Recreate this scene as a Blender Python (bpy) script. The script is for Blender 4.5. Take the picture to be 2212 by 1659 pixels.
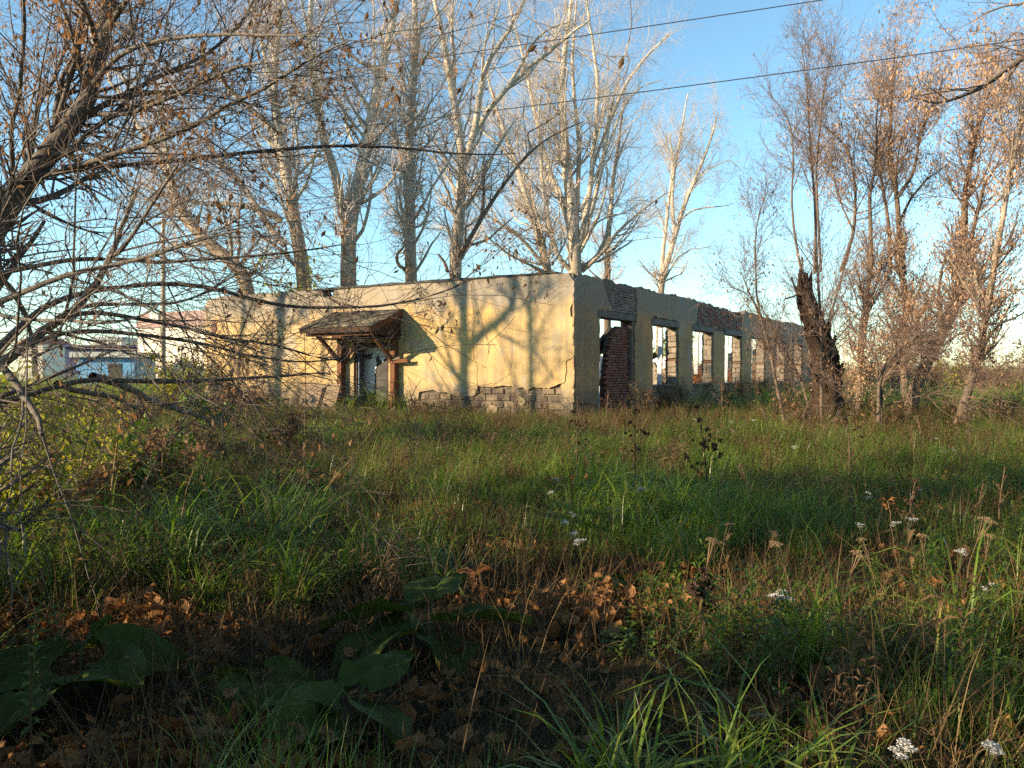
import bpy, math, random
import numpy as np
from mathutils import Vector, Matrix, Quaternion

R = math.radians
for o in list(bpy.data.objects):
    bpy.data.objects.remove(o)
scn = bpy.context.scene
col = scn.collection

# ------------------------------------------------------------------ camera
F = 1828.0            # focal length in pixels of a 2212 px wide frame
CX, CY = 1106.0, 829.5
EYE = np.array([0.0, 0.0, 1.6])
PITCH = math.atan((CY - 808.0) / F)      # a little below level
cam_d = bpy.data.cameras.new("camera")
cam_d.sensor_width = 36.0
cam_d.lens = 36.0 * F / 2212.0
cam_d.clip_start = 0.05
cam_d.clip_end = 3000
cam = bpy.data.objects.new("camera", cam_d)
cam.location = EYE
cam.rotation_euler = (R(90) - PITCH, 0, 0)
col.objects.link(cam)
scn.camera = cam

# ------------------------------------------------------------------ sky, sun, exposure
SUN = np.array([1.80, 0.658, -0.575])
SUN /= np.linalg.norm(SUN)               # direction the light travels
sun_el = math.asin(-SUN[2])
sun_az = math.atan2(-SUN[0], -SUN[1])    # clockwise from +Y
world = bpy.data.worlds.new("World")
scn.world = world
world.use_nodes = True
wn = world.node_tree
wn.nodes.clear()
sky = wn.nodes.new("ShaderNodeTexSky")
sky.sky_type = 'NISHITA'
sky.sun_disc = False
sky.sun_elevation = sun_el
sky.sun_rotation = sun_az
sky.altitude = 200
sky.air_density = 1.0
sky.dust_density = 0.0
sky.ozone_density = 2.5
bgn = wn.nodes.new("ShaderNodeBackground")
bgn.inputs[1].default_value = 0.108
wo = wn.nodes.new("ShaderNodeOutputWorld")
wb = wn.nodes.new("ShaderNodeMix")          # white balance of the daylight
wb.data_type = 'RGBA'; wb.blend_type = 'MULTIPLY'
wb.inputs[0].default_value = 1.0
wb.inputs[7].default_value = (0.95, 1.09, 1.0, 1)
wn.links.new(sky.outputs[0], wb.inputs[6])
wn.links.new(wb.outputs[2], bgn.inputs[0])
wn.links.new(bgn.outputs[0], wo.inputs[0])
sun_l = bpy.data.lights.new("sun", 'SUN')
sun_l.energy = 4.8
sun_l.angle = R(0.53)
sun_l.color = (1.0, 0.77, 0.49)
sun_o = bpy.data.objects.new("sun", sun_l)
sun_o.rotation_euler = Vector(SUN).to_track_quat('-Z', 'Y').to_euler()
sun_o.location = (-40, -15, 20)
col.objects.link(sun_o)
scn.view_settings.view_transform = 'Standard'
scn.view_settings.look = 'None'
scn.view_settings.gamma = 1.0
scn.view_settings.exposure = 1.36
scn.cycles.use_denoising = False
scn.cycles.max_bounces = 4
scn.cycles.use_adaptive_sampling = True
scn.cycles.adaptive_threshold = 0.02
scn.cycles.diffuse_bounces = 2
scn.cycles.transmission_bounces = 3
scn.cycles.use_fast_gi = False

# ------------------------------------------------------------------ geometry helpers
rng = np.random.default_rng(7)
random.seed(7)
cp, sp = math.cos(PITCH), math.sin(PITCH)

def ray(px, py):
    a = (px - CX) / F
    b = -(py - CY) / F
    # camera looks along +Y, pitched down
    return np.array([a, cp + b * sp, b * cp - sp])

def at(px, py, depth):
    """world point seen at pixel (2212 px wide frame) at the given distance along +Y"""
    r = ray(px, py)
    return EYE + r * (depth / r[1])

C0 = np.array([1.64, 22.4])              # near corner of the ruin
LV = np.array([-0.858, 0.5137])          # along the front wall
RV = np.array([0.5137, 0.858])           # along the side wall
ZB, ZT = 0.30, 4.30                      # wall foot and head

def wp(t, s, z):
    q = C0 + LV * t + RV * s
    return np.array([q[0], q[1], z])

def front_tz(px, py, d=0.0):
    """pixel -> (t, z) on the front wall plane (d metres in front of it)"""
    r = ray(px, py)
    o = C0 - RV * d
    k = np.dot(o - EYE[:2], RV) / np.dot(r[:2], RV)
    p = EYE + r * k
    return float(np.dot(p[:2] - C0, LV)), float(p[2])

def side_sz(px, py):
    r = ray(px, py)
    k = np.dot(C0 - EYE[:2], LV) / np.dot(r[:2], LV)
    p = EYE + r * k
    return float(np.dot(p[:2] - C0, RV)), float(p[2])

def smooth(a, b, x):
    k = np.clip((x - a) / (b - a), 0, 1)
    return k * k * (3 - 2 * k)

def ground(x, y):
    x = np.asarray(x, float); y = np.asarray(y, float)
    z = 0.30 * smooth(5, 19, y)
    z = z + 0.30 * smooth(-4, -14, x) * smooth(12, 26, y)
    z = z + 0.05 * np.sin(x * 0.9 + 1.3) * np.sin(y * 0.7) * smooth(60, 30, y)
    z = z + 0.035 * np.sin(x * 2.3 + y * 1.1) * smooth(40, 20, y)
    return z

def link(o, parent=None, **props):
    col.objects.link(o)
    if parent is not None:
        o.parent = parent
    for k, v in props.items():
        o[k] = v
    return o

def base_of(parent):
    p = np.zeros(3)
    while parent is not None:
        p += np.array(parent.location)
        parent = parent.parent
    return p

def empty(name, loc, label, category, group=None):
    o = bpy.data.objects.new(name, None)
    o.location = loc
    o.empty_display_size = 0.2
    link(o, None, label=label, category=category)
    if group:
        o["group"] = group
    return o

def np_mesh(name, V, Fc, mat=None, smooth_shade=False):
    """V (n,3); Fc (m,k) array of equal faces or list of faces"""
    me = bpy.data.meshes.new(name)
    V = np.asarray(V, np.float32)
    if isinstance(Fc, np.ndarray):
        m, k = Fc.shape
        me.vertices.add(len(V))
        me.vertices.foreach_set("co", V.ravel())
        me.loops.add(m * k)
        me.loops.foreach_set("vertex_index", Fc.astype(np.int32).ravel())
        me.polygons.add(m)
        me.polygons.foreach_set("loop_start", np.arange(0, m * k, k, dtype=np.int32))
        me.polygons.foreach_set("loop_total", np.full(m, k, np.int32))
        if smooth_shade:
            me.polygons.foreach_set("use_smooth", np.ones(m, bool))
        me.update(calc_edges=True)
    else:
        me.from_pydata([tuple(map(float, v)) for v in V], [], [tuple(int(i) for i in f) for f in Fc])
        if smooth_shade:
            me.polygons.foreach_set("use_smooth", np.ones(len(me.polygons), bool))
        me.update()
    if mat is not None:
        me.materials.append(mat)
    return me

def mobj(name, V, Fc, mat, parent=None, smooth_shade=False, **props):
    """mesh object from WORLD coordinates"""
    V = np.asarray(V, float)
    if parent is not None:
        V = V - base_of(parent)
        o = bpy.data.objects.new(name, np_mesh(name, V, Fc, mat, smooth_shade))
    else:
        b = np.array([V[:, 0].mean(), V[:, 1].mean(), V[:, 2].min()])
        o = bpy.data.objects.new(name, np_mesh(name, V - b, Fc, mat, smooth_shade))
        o.location = b
    return link(o, parent, **props)

BOXF = [(0, 3, 2, 1), (4, 5, 6, 7), (0, 1, 5, 4), (1, 2, 6, 5), (2, 3, 7, 6), (3, 0, 4, 7)]

class MB:
    """collects boxes, bars and prisms, in world coordinates"""
    def __init__(s):
        s.V, s.F = [], []
    def add(s, V, Fc):
        n = len(s.V)
        s.V += [np.asarray(v, float) for v in V]
        s.F += [tuple(n + i for i in f) for f in Fc]
        return s
    def hexa(s, c8):
        return s.add(c8, BOXF)
    def wbox(s, t0, t1, s0, s1, z0, z1):
        """box in wall coordinates"""
        return s.hexa([wp(t0, s0, z0), wp(t0, s1, z0), wp(t1, s1, z0), wp(t1, s0, z0),
                       wp(t0, s0, z1), wp(t0, s1, z1), wp(t1, s1, z1), wp(t1, s0, z1)])
    def box(s, x0, x1, y0, y1, z0, z1):
        return s.hexa([(x0, y0, z0), (x1, y0, z0), (x1, y1, z0), (x0, y1, z0),
                       (x0, y0, z1), (x1, y0, z1), (x1, y1, z1), (x0, y1, z1)])
    def bar(s, p0, p1, w, h, up=(0, 0, 1)):
        p0, p1 = np.array(p0, float), np.array(p1, float)
        d = p1 - p0; d /= np.linalg.norm(d)
        a = np.cross(d, up); a /= np.linalg.norm(a)
        b = np.cross(a, d)
        a, b = a * w / 2, b * h / 2
        return s.hexa([p0 - a - b, p0 + a - b, p1 + a - b, p1 - a - b,
                       p0 - a + b, p0 + a + b, p1 + a + b, p1 - a + b])
    def prism(s, poly, fmap, d0, d1):
        """outline poly [(a,b)] -> fmap(a,b,d); d0 back, d1 front"""
        n = len(poly)
        V = [fmap(a, b, d1) for a, b in poly] + [fmap(a, b, d0) for a, b in poly]
        Fc = [tuple(range(n)), tuple(range(2 * n - 1, n - 1, -1))]
        for i in range(n):
            j = (i + 1) % n
            Fc.append((i, i + n, j + n, j))
        return s.add(V, Fc)
    def build(s, name, mat, parent=None, smooth_shade=False, **props):
        o = mobj(name, s.V, s.F, mat, parent, smooth_shade, **props)
        import bmesh
        bm = bmesh.new(); bm.from_mesh(o.data)
        bmesh.ops.recalc_face_normals(bm, faces=bm.faces)
        bm.to_mesh(o.data); bm.free()
        return o

def jag(line, step, amp, rg=None, keep=True):
    """roughen a polyline of 2D points"""
    rg = rg or rng
    out = []
    line = [np.array(p, float) for p in line]
    for i in range(len(line) - 1):
        a, b = line[i], line[i + 1]
        L = np.linalg.norm(b - a)
        n = max(1, int(L / step))
        nrm = np.array([-(b - a)[1], (b - a)[0]]) / (L + 1e-9)
        for k in range(n):
            f = k / n
            j = 0 if (k == 0 and keep) else rg.normal() * amp
            out.append(tuple(a + (b - a) * f + nrm * j))
    out.append(tuple(line[-1]))
    return out

# ------------------------------------------------------------------ material helpers
class NT:
    def __init__(s, name):
        s.m = bpy.data.materials.new(name)
        s.m.use_nodes = True
        s.t = s.m.node_tree
        s.t.nodes.clear()
        s.out = s.n("ShaderNodeOutputMaterial")
    def n(s, typ, **kw):
        nd = s.t.nodes.new(typ)
        for k, v in kw.items():
            setattr(nd, k, v)
        return nd
    def set(s, sock, v):
        if isinstance(v, bpy.types.NodeSocket):
            s.t.links.new(v, sock)
        elif isinstance(v, (tuple, list)) and len(v) == 3 and sock.type == 'RGBA':
            sock.default_value = (*v, 1)
        else:
            sock.default_value = v
    def coord(s, kind="Object"):
        return s.n("ShaderNodeTexCoord").outputs[kind]
    def map(s, vec, scale=(1, 1, 1), loc=(0, 0, 0), rot=(0, 0, 0)):
        m = s.n("ShaderNodeMapping")
        s.set(m.inputs[0], vec)
        m.inputs[1].default_value = loc
        m.inputs[2].default_value = rot
        m.inputs[3].default_value = scale
        return m.outputs[0]
    def noise(s, vec, scale, detail=4, rough=0.55, dist=0.0):
        nd = s.n("ShaderNodeTexNoise")
        s.set(nd.inputs["Vector"], vec)
        nd.inputs["Scale"].default_value = scale
        nd.inputs["Detail"].default_value = detail
        nd.inputs["Roughness"].default_value = rough
        nd.inputs["Distortion"].default_value = dist
        return nd.outputs["Fac"]
    def voro(s, vec, scale, feature='F1'):
        nd = s.n("ShaderNodeTexVoronoi", feature=feature)
        s.set(nd.inputs["Vector"], vec)
        nd.inputs["Scale"].default_value = scale
        return nd.outputs["Distance"]
    def ramp(s, fac, stops, interp='LINEAR'):
        nd = s.n("ShaderNodeValToRGB")
        s.set(nd.inputs[0], fac)
        cr = nd.color_ramp
        cr.interpolation = interp
        while len(cr.elements) < len(stops):
            cr.elements.new(0.5)
        for e, (p, c) in zip(cr.elements, stops):
            e.position = p
            e.color = (*c, 1) if isinstance(c, (tuple, list)) else (c, c, c, 1)
        return nd.outputs[0]
    def mix(s, fac, a, b, blend='MIX'):
        nd = s.n("ShaderNodeMix", data_type='RGBA', blend_type=blend)
        s.set(nd.inputs[0], fac)
        s.set(nd.inputs[6], a)
        s.set(nd.inputs[7], b)
        return nd.outputs[2]
    def math(s, op, a, b=0.0, c=None):
        nd = s.n("ShaderNodeMath", operation=op)
        s.set(nd.inputs[0], a)
        s.set(nd.inputs[1], b)
        if c is not None:
            s.set(nd.inputs[2], c)
        return nd.outputs[0]
    def sep(s, vec):
        nd = s.n("ShaderNodeSeparateXYZ")
        s.set(nd.inputs[0], vec)
        return nd.outputs
    def rand(s):
        return s.n("ShaderNodeObjectInfo").outputs["Random"]
    def bump(s, h, strength=0.3, dist=0.02):
        nd = s.n("ShaderNodeBump")
        nd.inputs["Strength"].default_value = strength
        nd.inputs["Distance"].default_value = dist
        s.set(nd.inputs["Height"], h)
        return nd.outputs[0]
    def pbr(s, color, rough=0.85, bump=None, spec=0.3, metal=0.0):
        p = s.n("ShaderNodeBsdfPrincipled")
        s.set(p.inputs["Base Color"], color)
        s.set(p.inputs["Roughness"], rough)
        p.inputs["Specular IOR Level"].default_value = spec
        p.inputs["Metallic"].default_value = metal
        if bump is not None:
            s.set(p.inputs["Normal"], bump)
        s.last = p
        return p.outputs[0]
    def finish(s, shader):
        s.t.links.new(shader, s.out.inputs[0])
        return s.m

def remap(n, v, a, b):
    nd = n.n("ShaderNodeMapRange")
    n.set(nd.inputs[0], v)
    nd.inputs[1].default_value = a
    nd.inputs[2].default_value = b
    nd.clamp = True
    return nd.outputs[0]

def m_plaster(name, yellow, pale, greytop):
    n = NT(name)
    geo = n.n("ShaderNodeNewGeometry").outputs["Position"]
    z = n.sep(geo)[2]
    big = n.noise(geo, 0.55, 3, 0.5)
    med = n.noise(geo, 2.2, 6, 0.62, 0.6)
    fine = n.noise(geo, 38, 5, 0.7)
    streak = n.noise(n.map(geo, (5.5, 5.5, 0.45)), 1.0, 5, 0.6)
    c = n.mix(n.ramp(big, [(0.38, 0.0), (0.62, 1.0)]), yellow, pale)
    c = n.mix(n.ramp(med, [(0.32, 1.0), (0.62, 0.0)]), c, tuple(v * 0.80 for v in pale))
    # hard edged patches of old repair
    rep = n.ramp(n.noise(geo, 1.1, 2, 0.45, 0.9), [(0.635, 0.0), (0.645, 1.0)])
    c = n.mix(n.math('MULTIPLY', rep, 0.65), c, (0.40, 0.345, 0.27))
    # weathered head and damp foot of the wall
    zt = n.math('ADD', z, n.math('MULTIPLY', n.math('SUBTRACT', n.noise(n.map(geo, (1.6, 1.6, 0.5)), 1.2, 5, 0.6), 0.5), 1.5))
    top = remap(n, zt, greytop, greytop + 0.45)
    c = n.mix(n.math('MULTIPLY', top, 0.85), c, n.mix(med, (0.36, 0.33, 0.285), (0.20, 0.185, 0.165)))
    zb = n.math('ADD', z, n.math('MULTIPLY', n.math('SUBTRACT', n.noise(geo, 2.4, 5, 0.62), 0.5), 1.0))
    low = remap(n, zb, 1.42, 1.0)
    c = n.mix(n.math('MULTIPLY', low, 0.78), c, n.mix(med, (0.24, 0.20, 0.145), (0.13, 0.11, 0.085)))
    c = n.mix(n.math('MULTIPLY', n.ramp(streak, [(0.46, 0.0), (0.68, 1.0)]), 0.55), c, (0.23, 0.19, 0.13))
    blotch = n.noise(geo, 0.9, 7, 0.68, 1.2)
    c = n.mix(n.math('MULTIPLY', n.ramp(blotch, [(0.50, 0.0), (0.64, 1.0)]), 0.5), c, (0.34, 0.26, 0.15))
    sp_ = n.ramp(n.noise(geo, 13, 3, 0.7), [(0.66, 0.0), (0.72, 1.0)])
    c = n.mix(n.math('MULTIPLY', sp_, 0.6), c, (0.17, 0.145, 0.11))
    c = n.mix(n.math('MULTIPLY', fine, 0.35), c, n.mix(0.5, c, (0.12, 0.1, 0.08)))
    h = n.math('ADD', n.math('MULTIPLY', med, 1.0), n.math('MULTIPLY', fine, 0.25))
    h = n.math('ADD', h, n.math('MULTIPLY', rep, 0.10))
    return n.finish(n.pbr(c, 0.92, n.bump(h, 0.5, 0.03), 0.15))

def m_masonry(name, stops, dirt=(0.10, 0.085, 0.07), dirtamt=0.6, scale=1.0):
    """bricks / blocks: one tint per piece, soiling on top"""
    n = NT(name)
    geo = n.n("ShaderNodeNewGeometry").outputs["Position"]
    c = n.ramp(n.rand(), stops)
    d = n.noise(geo, 1.6 * scale, 5, 0.65)
    c = n.mix(n.math('MULTIPLY', n.ramp(d, [(0.40, 0.0), (0.66, 1.0)]), dirtamt), c, dirt)
    f = n.noise(geo, 30, 5, 0.7)
    c = n.mix(n.math('MULTIPLY', f, 0.5), c, n.mix(0.55, c, dirt))
    h = n.math('ADD', f, n.math('MULTIPLY', n.noise(geo, 9, 3), 0.8))
    return n.finish(n.pbr(c, 0.95, n.bump(h, 0.7, 0.02), 0.12))

def m_wood(name, c0, c1, axis_scale=(14, 14, 1.4), rough=0.8):
    n = NT(name)
    co = n.map(n.coord("Object"), axis_scale)
    g = n.noise(co, 2.2, 6, 0.65, 0.4)
    r = n.rand()
    c = n.mix(g, c0, c1)
    c = n.mix(n.math('MULTIPLY', r, 0.35), c, tuple(v * 0.45 for v in c0))
    f = n.noise(n.coord("Object"), 25, 4)
    c = n.mix(n.math('MULTIPLY', f, 0.4), c, tuple(v * 0.5 for v in c0))
    return n.finish(n.pbr(c, rough, n.bump(g, 0.5, 0.01), 0.2))

def m_simple(name, c0, c1, scale=3.0, rough=0.85, bump=0.3, spec=0.2, metal=0.0):
    n = NT(name)
    co = n.coord("Object")
    a = n.noise(co, scale, 6, 0.62, 0.3)
    c = n.mix(n.ramp(a, [(0.3, 0.0), (0.7, 1.0)]), c0, c1)
    return n.finish(n.pbr(c, rough, n.bump(n.noise(co, scale * 6, 4), bump, 0.01), spec, metal))

def m_leaf(name, stops, rough=0.45, spec=0.35, trans=0.35, tint=(1.0, 1.0, 0.55), vary=5.0):
    """thin plant tissue: gloss on top, light coming through"""
    n = NT(name)
    r = n.rand()
    geo = n.n("ShaderNodeNewGeometry")
    k = n.noise(geo.outputs["Position"], vary, 3, 0.6)
    isl = geo.outputs["Random Per Island"]
    f = n.math('ADD', n.math('MULTIPLY', r, 0.10), n.math('ADD', n.math('MULTIPLY', isl, 0.62), n.math('MULTIPLY', n.math('SUBTRACT', k, 0.5), 0.75)))
    f = n.math('ADD', f, 0.12)
    c = n.ramp(f, stops)
    p = n.pbr(c, rough, None, spec)
    t = n.n("ShaderNodeBsdfTranslucent")
    n.set(t.inputs[0], n.mix(1.0, c, (*[1.5 * v for v in tint],), 'MULTIPLY'))
    mx = n.n("ShaderNodeMixShader")
    mx.inputs[0].default_value = trans
    n.t.links.new(p, mx.inputs[1])
    n.t.links.new(t.outputs[0], mx.inputs[2])
    return n.finish(mx.outputs[0])

def m_bark(name, lo, hi, z0=None, z1=None, twig=None, scale=1.0):
    """bark: furrowed dark foot, paler smooth upper stem"""
    n = NT(name)
    geo = n.n("ShaderNodeNewGeometry").outputs["Position"]
    z = n.sep(geo)[2]
    ridges = n.noise(n.map(geo, (26 * scale, 26 * scale, 5 * scale)), 1.0, 5, 0.65, 0.5)
    if z0 is None:
        c = n.mix(ridges, lo, hi)
    else:
        zz = n.math('ADD', z, n.math('MULTIPLY', n.math('SUBTRACT', n.noise(geo, 0.9, 3), 0.5), 5.0))
        k = remap(n, zz, z0, z1)
        c = n.mix(k, lo, hi)
        c = n.mix(n.math('MULTIPLY', n.ramp(ridges, [(0.4, 1.0), (0.62, 0.0)]), 0.55), c, tuple(v * 0.35 for v in lo))
    mot = n.noise(geo, 1.7, 4, 0.6)
    c = n.mix(n.math('MULTIPLY', n.ramp(mot, [(0.5, 0.0), (0.7, 1.0)]), 0.4), c, tuple(v * 0.5 for v in lo))
    return n.finish(n.pbr(c, 0.9, n.bump(ridges, 0.8, 0.02), 0.15))

M = {}
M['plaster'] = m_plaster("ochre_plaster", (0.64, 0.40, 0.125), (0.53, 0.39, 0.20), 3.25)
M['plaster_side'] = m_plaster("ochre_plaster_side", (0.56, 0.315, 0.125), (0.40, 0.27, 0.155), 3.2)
M['whitewash'] = m_simple("whitewash", (0.80, 0.80, 0.82), (0.62, 0.62, 0.63), 1.6, 0.9)
M['core'] = m_simple("wall_core", (0.22, 0.185, 0.14), (0.13, 0.11, 0.09), 2.5, 0.95, 0.8)
M['soot'] = m_simple("charred_wall", (0.045, 0.042, 0.045), (0.10, 0.095, 0.09), 2.5, 0.95, 0.6)
M['block'] = m_masonry("slag_block", [(0.0, (0.22, 0.175, 0.125)), (0.5, (0.15, 0.12, 0.09)), (0.85, (0.27, 0.21, 0.14)), (1.0, (0.36, 0.28, 0.17))], (0.07, 0.058, 0.046), 0.75, 2.0)
M['jamb'] = m_masonry("jamb_block", [(0.0, (0.34, 0.29, 0.225)), (0.5, (0.25, 0.215, 0.17)), (1.0, (0.40, 0.34, 0.26))], (0.11, 0.095, 0.075), 0.7, 2.5)
M['brick'] = m_masonry("red_brick", [(0.0, (0.27, 0.105, 0.075)), (0.45, (0.35, 0.15, 0.105)), (0.8, (0.22, 0.09, 0.075)), (1.0, (0.33, 0.24, 0.20))], (0.08, 0.06, 0.055), 0.65)
M['brick_pale'] = m_masonry("pale_brick", [(0.0, (0.33, 0.27, 0.24)), (0.5, (0.27, 0.20, 0.175)), (1.0, (0.38, 0.33, 0.29))], (0.09, 0.08, 0.08), 0.7)
M['mortar'] = m_simple("mortar", (0.17, 0.15, 0.135), (0.09, 0.08, 0.075), 4, 0.95, 0.6)
M['concrete'] = m_simple("concrete", (0.21, 0.19, 0.165), (0.11, 0.10, 0.09), 2.2, 0.9, 0.5)
M['felt'] = m_simple("roofing_felt", (0.035, 0.036, 0.04), (0.075, 0.073, 0.07), 3, 0.8, 0.5)
M['wood'] = m_wood("brown_timber", (0.20, 0.085, 0.04), (0.11, 0.05, 0.026))
M['wood_dark'] = m_wood("dark_timber", (0.075, 0.04, 0.026), (0.035, 0.022, 0.017))
M['wood_burnt'] = m_wood("burnt_timber", (0.03, 0.026, 0.024), (0.07, 0.055, 0.045))
M['wood_grey'] = m_wood("weathered_board", (0.30, 0.225, 0.15), (0.17, 0.125, 0.085), (3, 3, 9))
M['shingle'] = m_masonry("rotten_shingle", [(0.0, (0.075, 0.068, 0.056)), (0.55, (0.13, 0.115, 0.088)), (0.82, (0.20, 0.175, 0.125)), (1.0, (0.36, 0.31, 0.20))], (0.045, 0.045, 0.035), 0.6, 3)
M['white_paint'] = m_simple("chipped_white_paint", (0.72, 0.71, 0.68), (0.55, 0.53, 0.49), 5, 0.6)
# ================================================================== GROUND
def build_ground():
    xs = np.unique(np.concatenate([np.linspace(-45, 45, 121), np.linspace(-900, -45, 20), np.linspace(45, 900, 20)]))
    ys = np.unique(np.concatenate([np.linspace(-30, 60, 121), np.linspace(-400, -30, 10), np.linspace(60, 1600, 24)]))
    X, Y = np.meshgrid(xs, ys)
    Z = ground(X, Y)
    V = np.stack([X.ravel(), Y.ravel(), Z.ravel()], 1)
    nx, ny = len(xs), len(ys)
    i = (np.arange(ny - 1)[:, None] * nx + np.arange(nx - 1)[None, :]).ravel()
    Fc = np.stack([i, i + 1, i + 1 + nx, i + nx], 1)
    n = NT("meadow_soil")
    geo = n.n("ShaderNodeNewGeometry").outputs["Position"]
    y = n.sep(geo)[1]
    a = n.noise(geo, 0.8, 6, 0.65)
    b = n.noise(geo, 9, 6, 0.7)
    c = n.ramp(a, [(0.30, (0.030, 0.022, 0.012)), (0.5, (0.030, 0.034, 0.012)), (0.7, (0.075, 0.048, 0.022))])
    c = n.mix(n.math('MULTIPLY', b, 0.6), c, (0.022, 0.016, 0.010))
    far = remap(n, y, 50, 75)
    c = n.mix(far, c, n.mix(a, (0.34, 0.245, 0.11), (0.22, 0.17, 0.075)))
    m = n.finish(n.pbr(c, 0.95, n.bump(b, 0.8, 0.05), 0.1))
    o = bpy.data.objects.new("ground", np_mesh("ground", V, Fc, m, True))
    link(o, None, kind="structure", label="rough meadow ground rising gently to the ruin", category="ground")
build_ground()

# ================================================================== RUINED BUILDING
ruin = empty("ruined_building", tuple(wp(0, 0, ZB)), "long roofless one storey ruin with peeling ochre plaster walls", "building")
TL = 14.54           # front wall length
SL = 33.0            # side wall length
TH = 0.42
OPEN = [(1.66, 4.00, ZB, 3.21)] + [(5.68 + 3.92 * k, 7.93 + 3.92 * k, 1.25, 3.20) for k in range(7)]
DOOR = (6.27, 7.65, 2.57)

fmap = lambda t, z, d: wp(t, -d, z)          # front wall: d outwards
smap = lambda s, z, d: wp(-d, s, z)          # side wall: d outwards
Gz = 0.05                                    # foundations go below the grass

# --- front wall core with the doorway
top = jag([(TL, ZT - 0.10), (13.2, ZT - 0.02), (9.0, ZT - 0.03), (8.9, ZT - 0.22), (8.55, ZT - 0.22), (8.5, ZT - 0.03), (0.42, ZT - 0.01)], 0.35, 0.018)
poly = [(0.42, Gz)] + [(DOOR[0], Gz), (DOOR[0], DOOR[2]), (DOOR[1], DOOR[2]), (DOOR[1], Gz), (TL, Gz)] + top
MB().prism(poly, fmap, -TH, -0.09).build("front_wall", M['core'], ruin)

# --- plaster coat of the front wall, split by the long crack
def cpt(c, off=(1500, 1000), sc=2.212, d=0.0):
    return front_tz((off[0] + c[0] / sc) * 0.54, (off[1] + c[1] / sc) * 0.54, d)
crack_px = [(868, 262), (856, 330), (851, 400), (868, 480), (874, 560), (884, 640), (868, 720), (868, 800), (876, 880), (880, 960), (898, 1010), (912, 1060), (905, 1120), (912, 1200)]
crack = jag([cpt(c) for c in crack_px], 0.05, 0.010)
crack[0] = (crack[0][0], ZT)
low_r = jag([cpt(c) for c in [(912, 1203), (1040, 1216), (1140, 1198), (1200, 1204), (1250, 1222), (1310, 1216), (1350, 1240), (1400, 1212), (1450, 1219), (1540, 1228), (1600, 1200), (1680, 1163), (1692, 1060), (1688, 985), (1730, 962)]], 0.07, 0.010)
cor = jag([(-0.005, cpt((1750, 940))[1]), (-0.005, 3.55), (0.09, 3.48), (0.11, 3.30), (0.0, 3.15), (-0.005, ZT - 0.22), (0.06, ZT - 0.12), (0.10, ZT - 0.02)], 0.2, 0.006)
# order of the corner chips from low to high
cor = jag([(-0.005, cpt((1750, 940))[1]), (0.0, 3.05), (0.10, 3.14), (0.12, 3.32), (0.07, 3.45), (-0.005, 3.52), (-0.005, ZT - 0.26), (0.10, ZT - 0.13), (0.16, ZT - 0.01)], 0.15, 0.006)
topr = jag([(0.16, ZT - 0.01), (1.2, ZT), (2.6, ZT - 0.015), (crack[0][0], ZT)], 0.2, 0.012)
right = crack + low_r[1:] + cor + topr[1:-1]
MB().prism(right, fmap, -0.089, 0.0).build("plaster_panel", M['plaster'], ruin)
g = 0.022
crl = [(a + g * (0.5 + 0.5 * math.sin(i * 1.7) ** 2), b) for i, (a, b) in enumerate(crack)]
low_l = jag([cpt(c) for c in [(912, 1206), (880, 1290), (800, 1300), (730, 1290), (640, 1262), (560, 1262), (510, 1236), (390, 1255), (380, 1322), (240, 1338)]] + [(6.0, 0.82), (DOOR[0] + 0.0, 0.80)], 0.08, 0.012)
low_l2 = jag([(DOOR[1], 0.72), (8.8, 0.66), (10.4, 0.80), (11.6, 0.70), (13.0, 0.78), (TL, 0.74)], 0.1, 0.018)
door_edge = jag([(DOOR[0], 0.80), (DOOR[0], DOOR[2]), (DOOR[1], DOOR[2]), (DOOR[1], 0.72)], 0.22, 0.008)
topl = jag([(TL, ZT - 0.32), (TL - 0.12, ZT - 0.14), (TL - 0.4, ZT - 0.06), (13.2, ZT - 0.02), (11.0, ZT), (9.0, ZT - 0.03), (8.9, ZT - 0.24), (8.72, ZT - 0.30), (8.52, ZT - 0.24), (8.45, ZT - 0.04), (7.0, ZT), (5.0, ZT - 0.01), (crl[0][0], ZT)], 0.16, 0.014)
leftp = [(a, b) for a, b in crl] + low_l[1:] + door_edge[1:-1] + low_l2 + topl[:-1]
MB().prism(leftp, fmap, -0.089, 0.0).build("plaster_panel", M['plaster'], ruin)
# remains of a thinner undercoat at the corner foot and under the crack
under = jag([cpt((1694, 1060)), cpt((1685, 1165)), cpt((1640, 1200)), cpt((1660, 1290)), (0.3, 0.82), (0.0, 0.86)], 0.08, 0.012) + [(0.0, cpt((1750, 945))[1]), cpt((1732, 966)), cpt((1694, 988))]
MB().prism(under, fmap, -0.088, -0.022).build("undercoat", M['plaster'], ruin)
for cx_, cz_, w_, h_ in ((0.55, 0.72, 0.55, 0.2), (2.55, 0.62, 0.35, 0.28), (1.65, 0.86, 0.30, 0.26), (3.9, 0.60, 0.4, 0.16)):
    ang = np.linspace(0, 2 * math.pi, 14, endpoint=False)
    pl = [(cx_ + w_ / 2 * math.cos(a) * rng.uniform(0.75, 1.1), cz_ + h_ / 2 * math.sin(a) * rng.uniform(0.75, 1.15)) for a in ang]
    MB().prism(pl, fmap, -0.07, -0.024).build("undercoat", M['plaster'], ruin)

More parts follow.
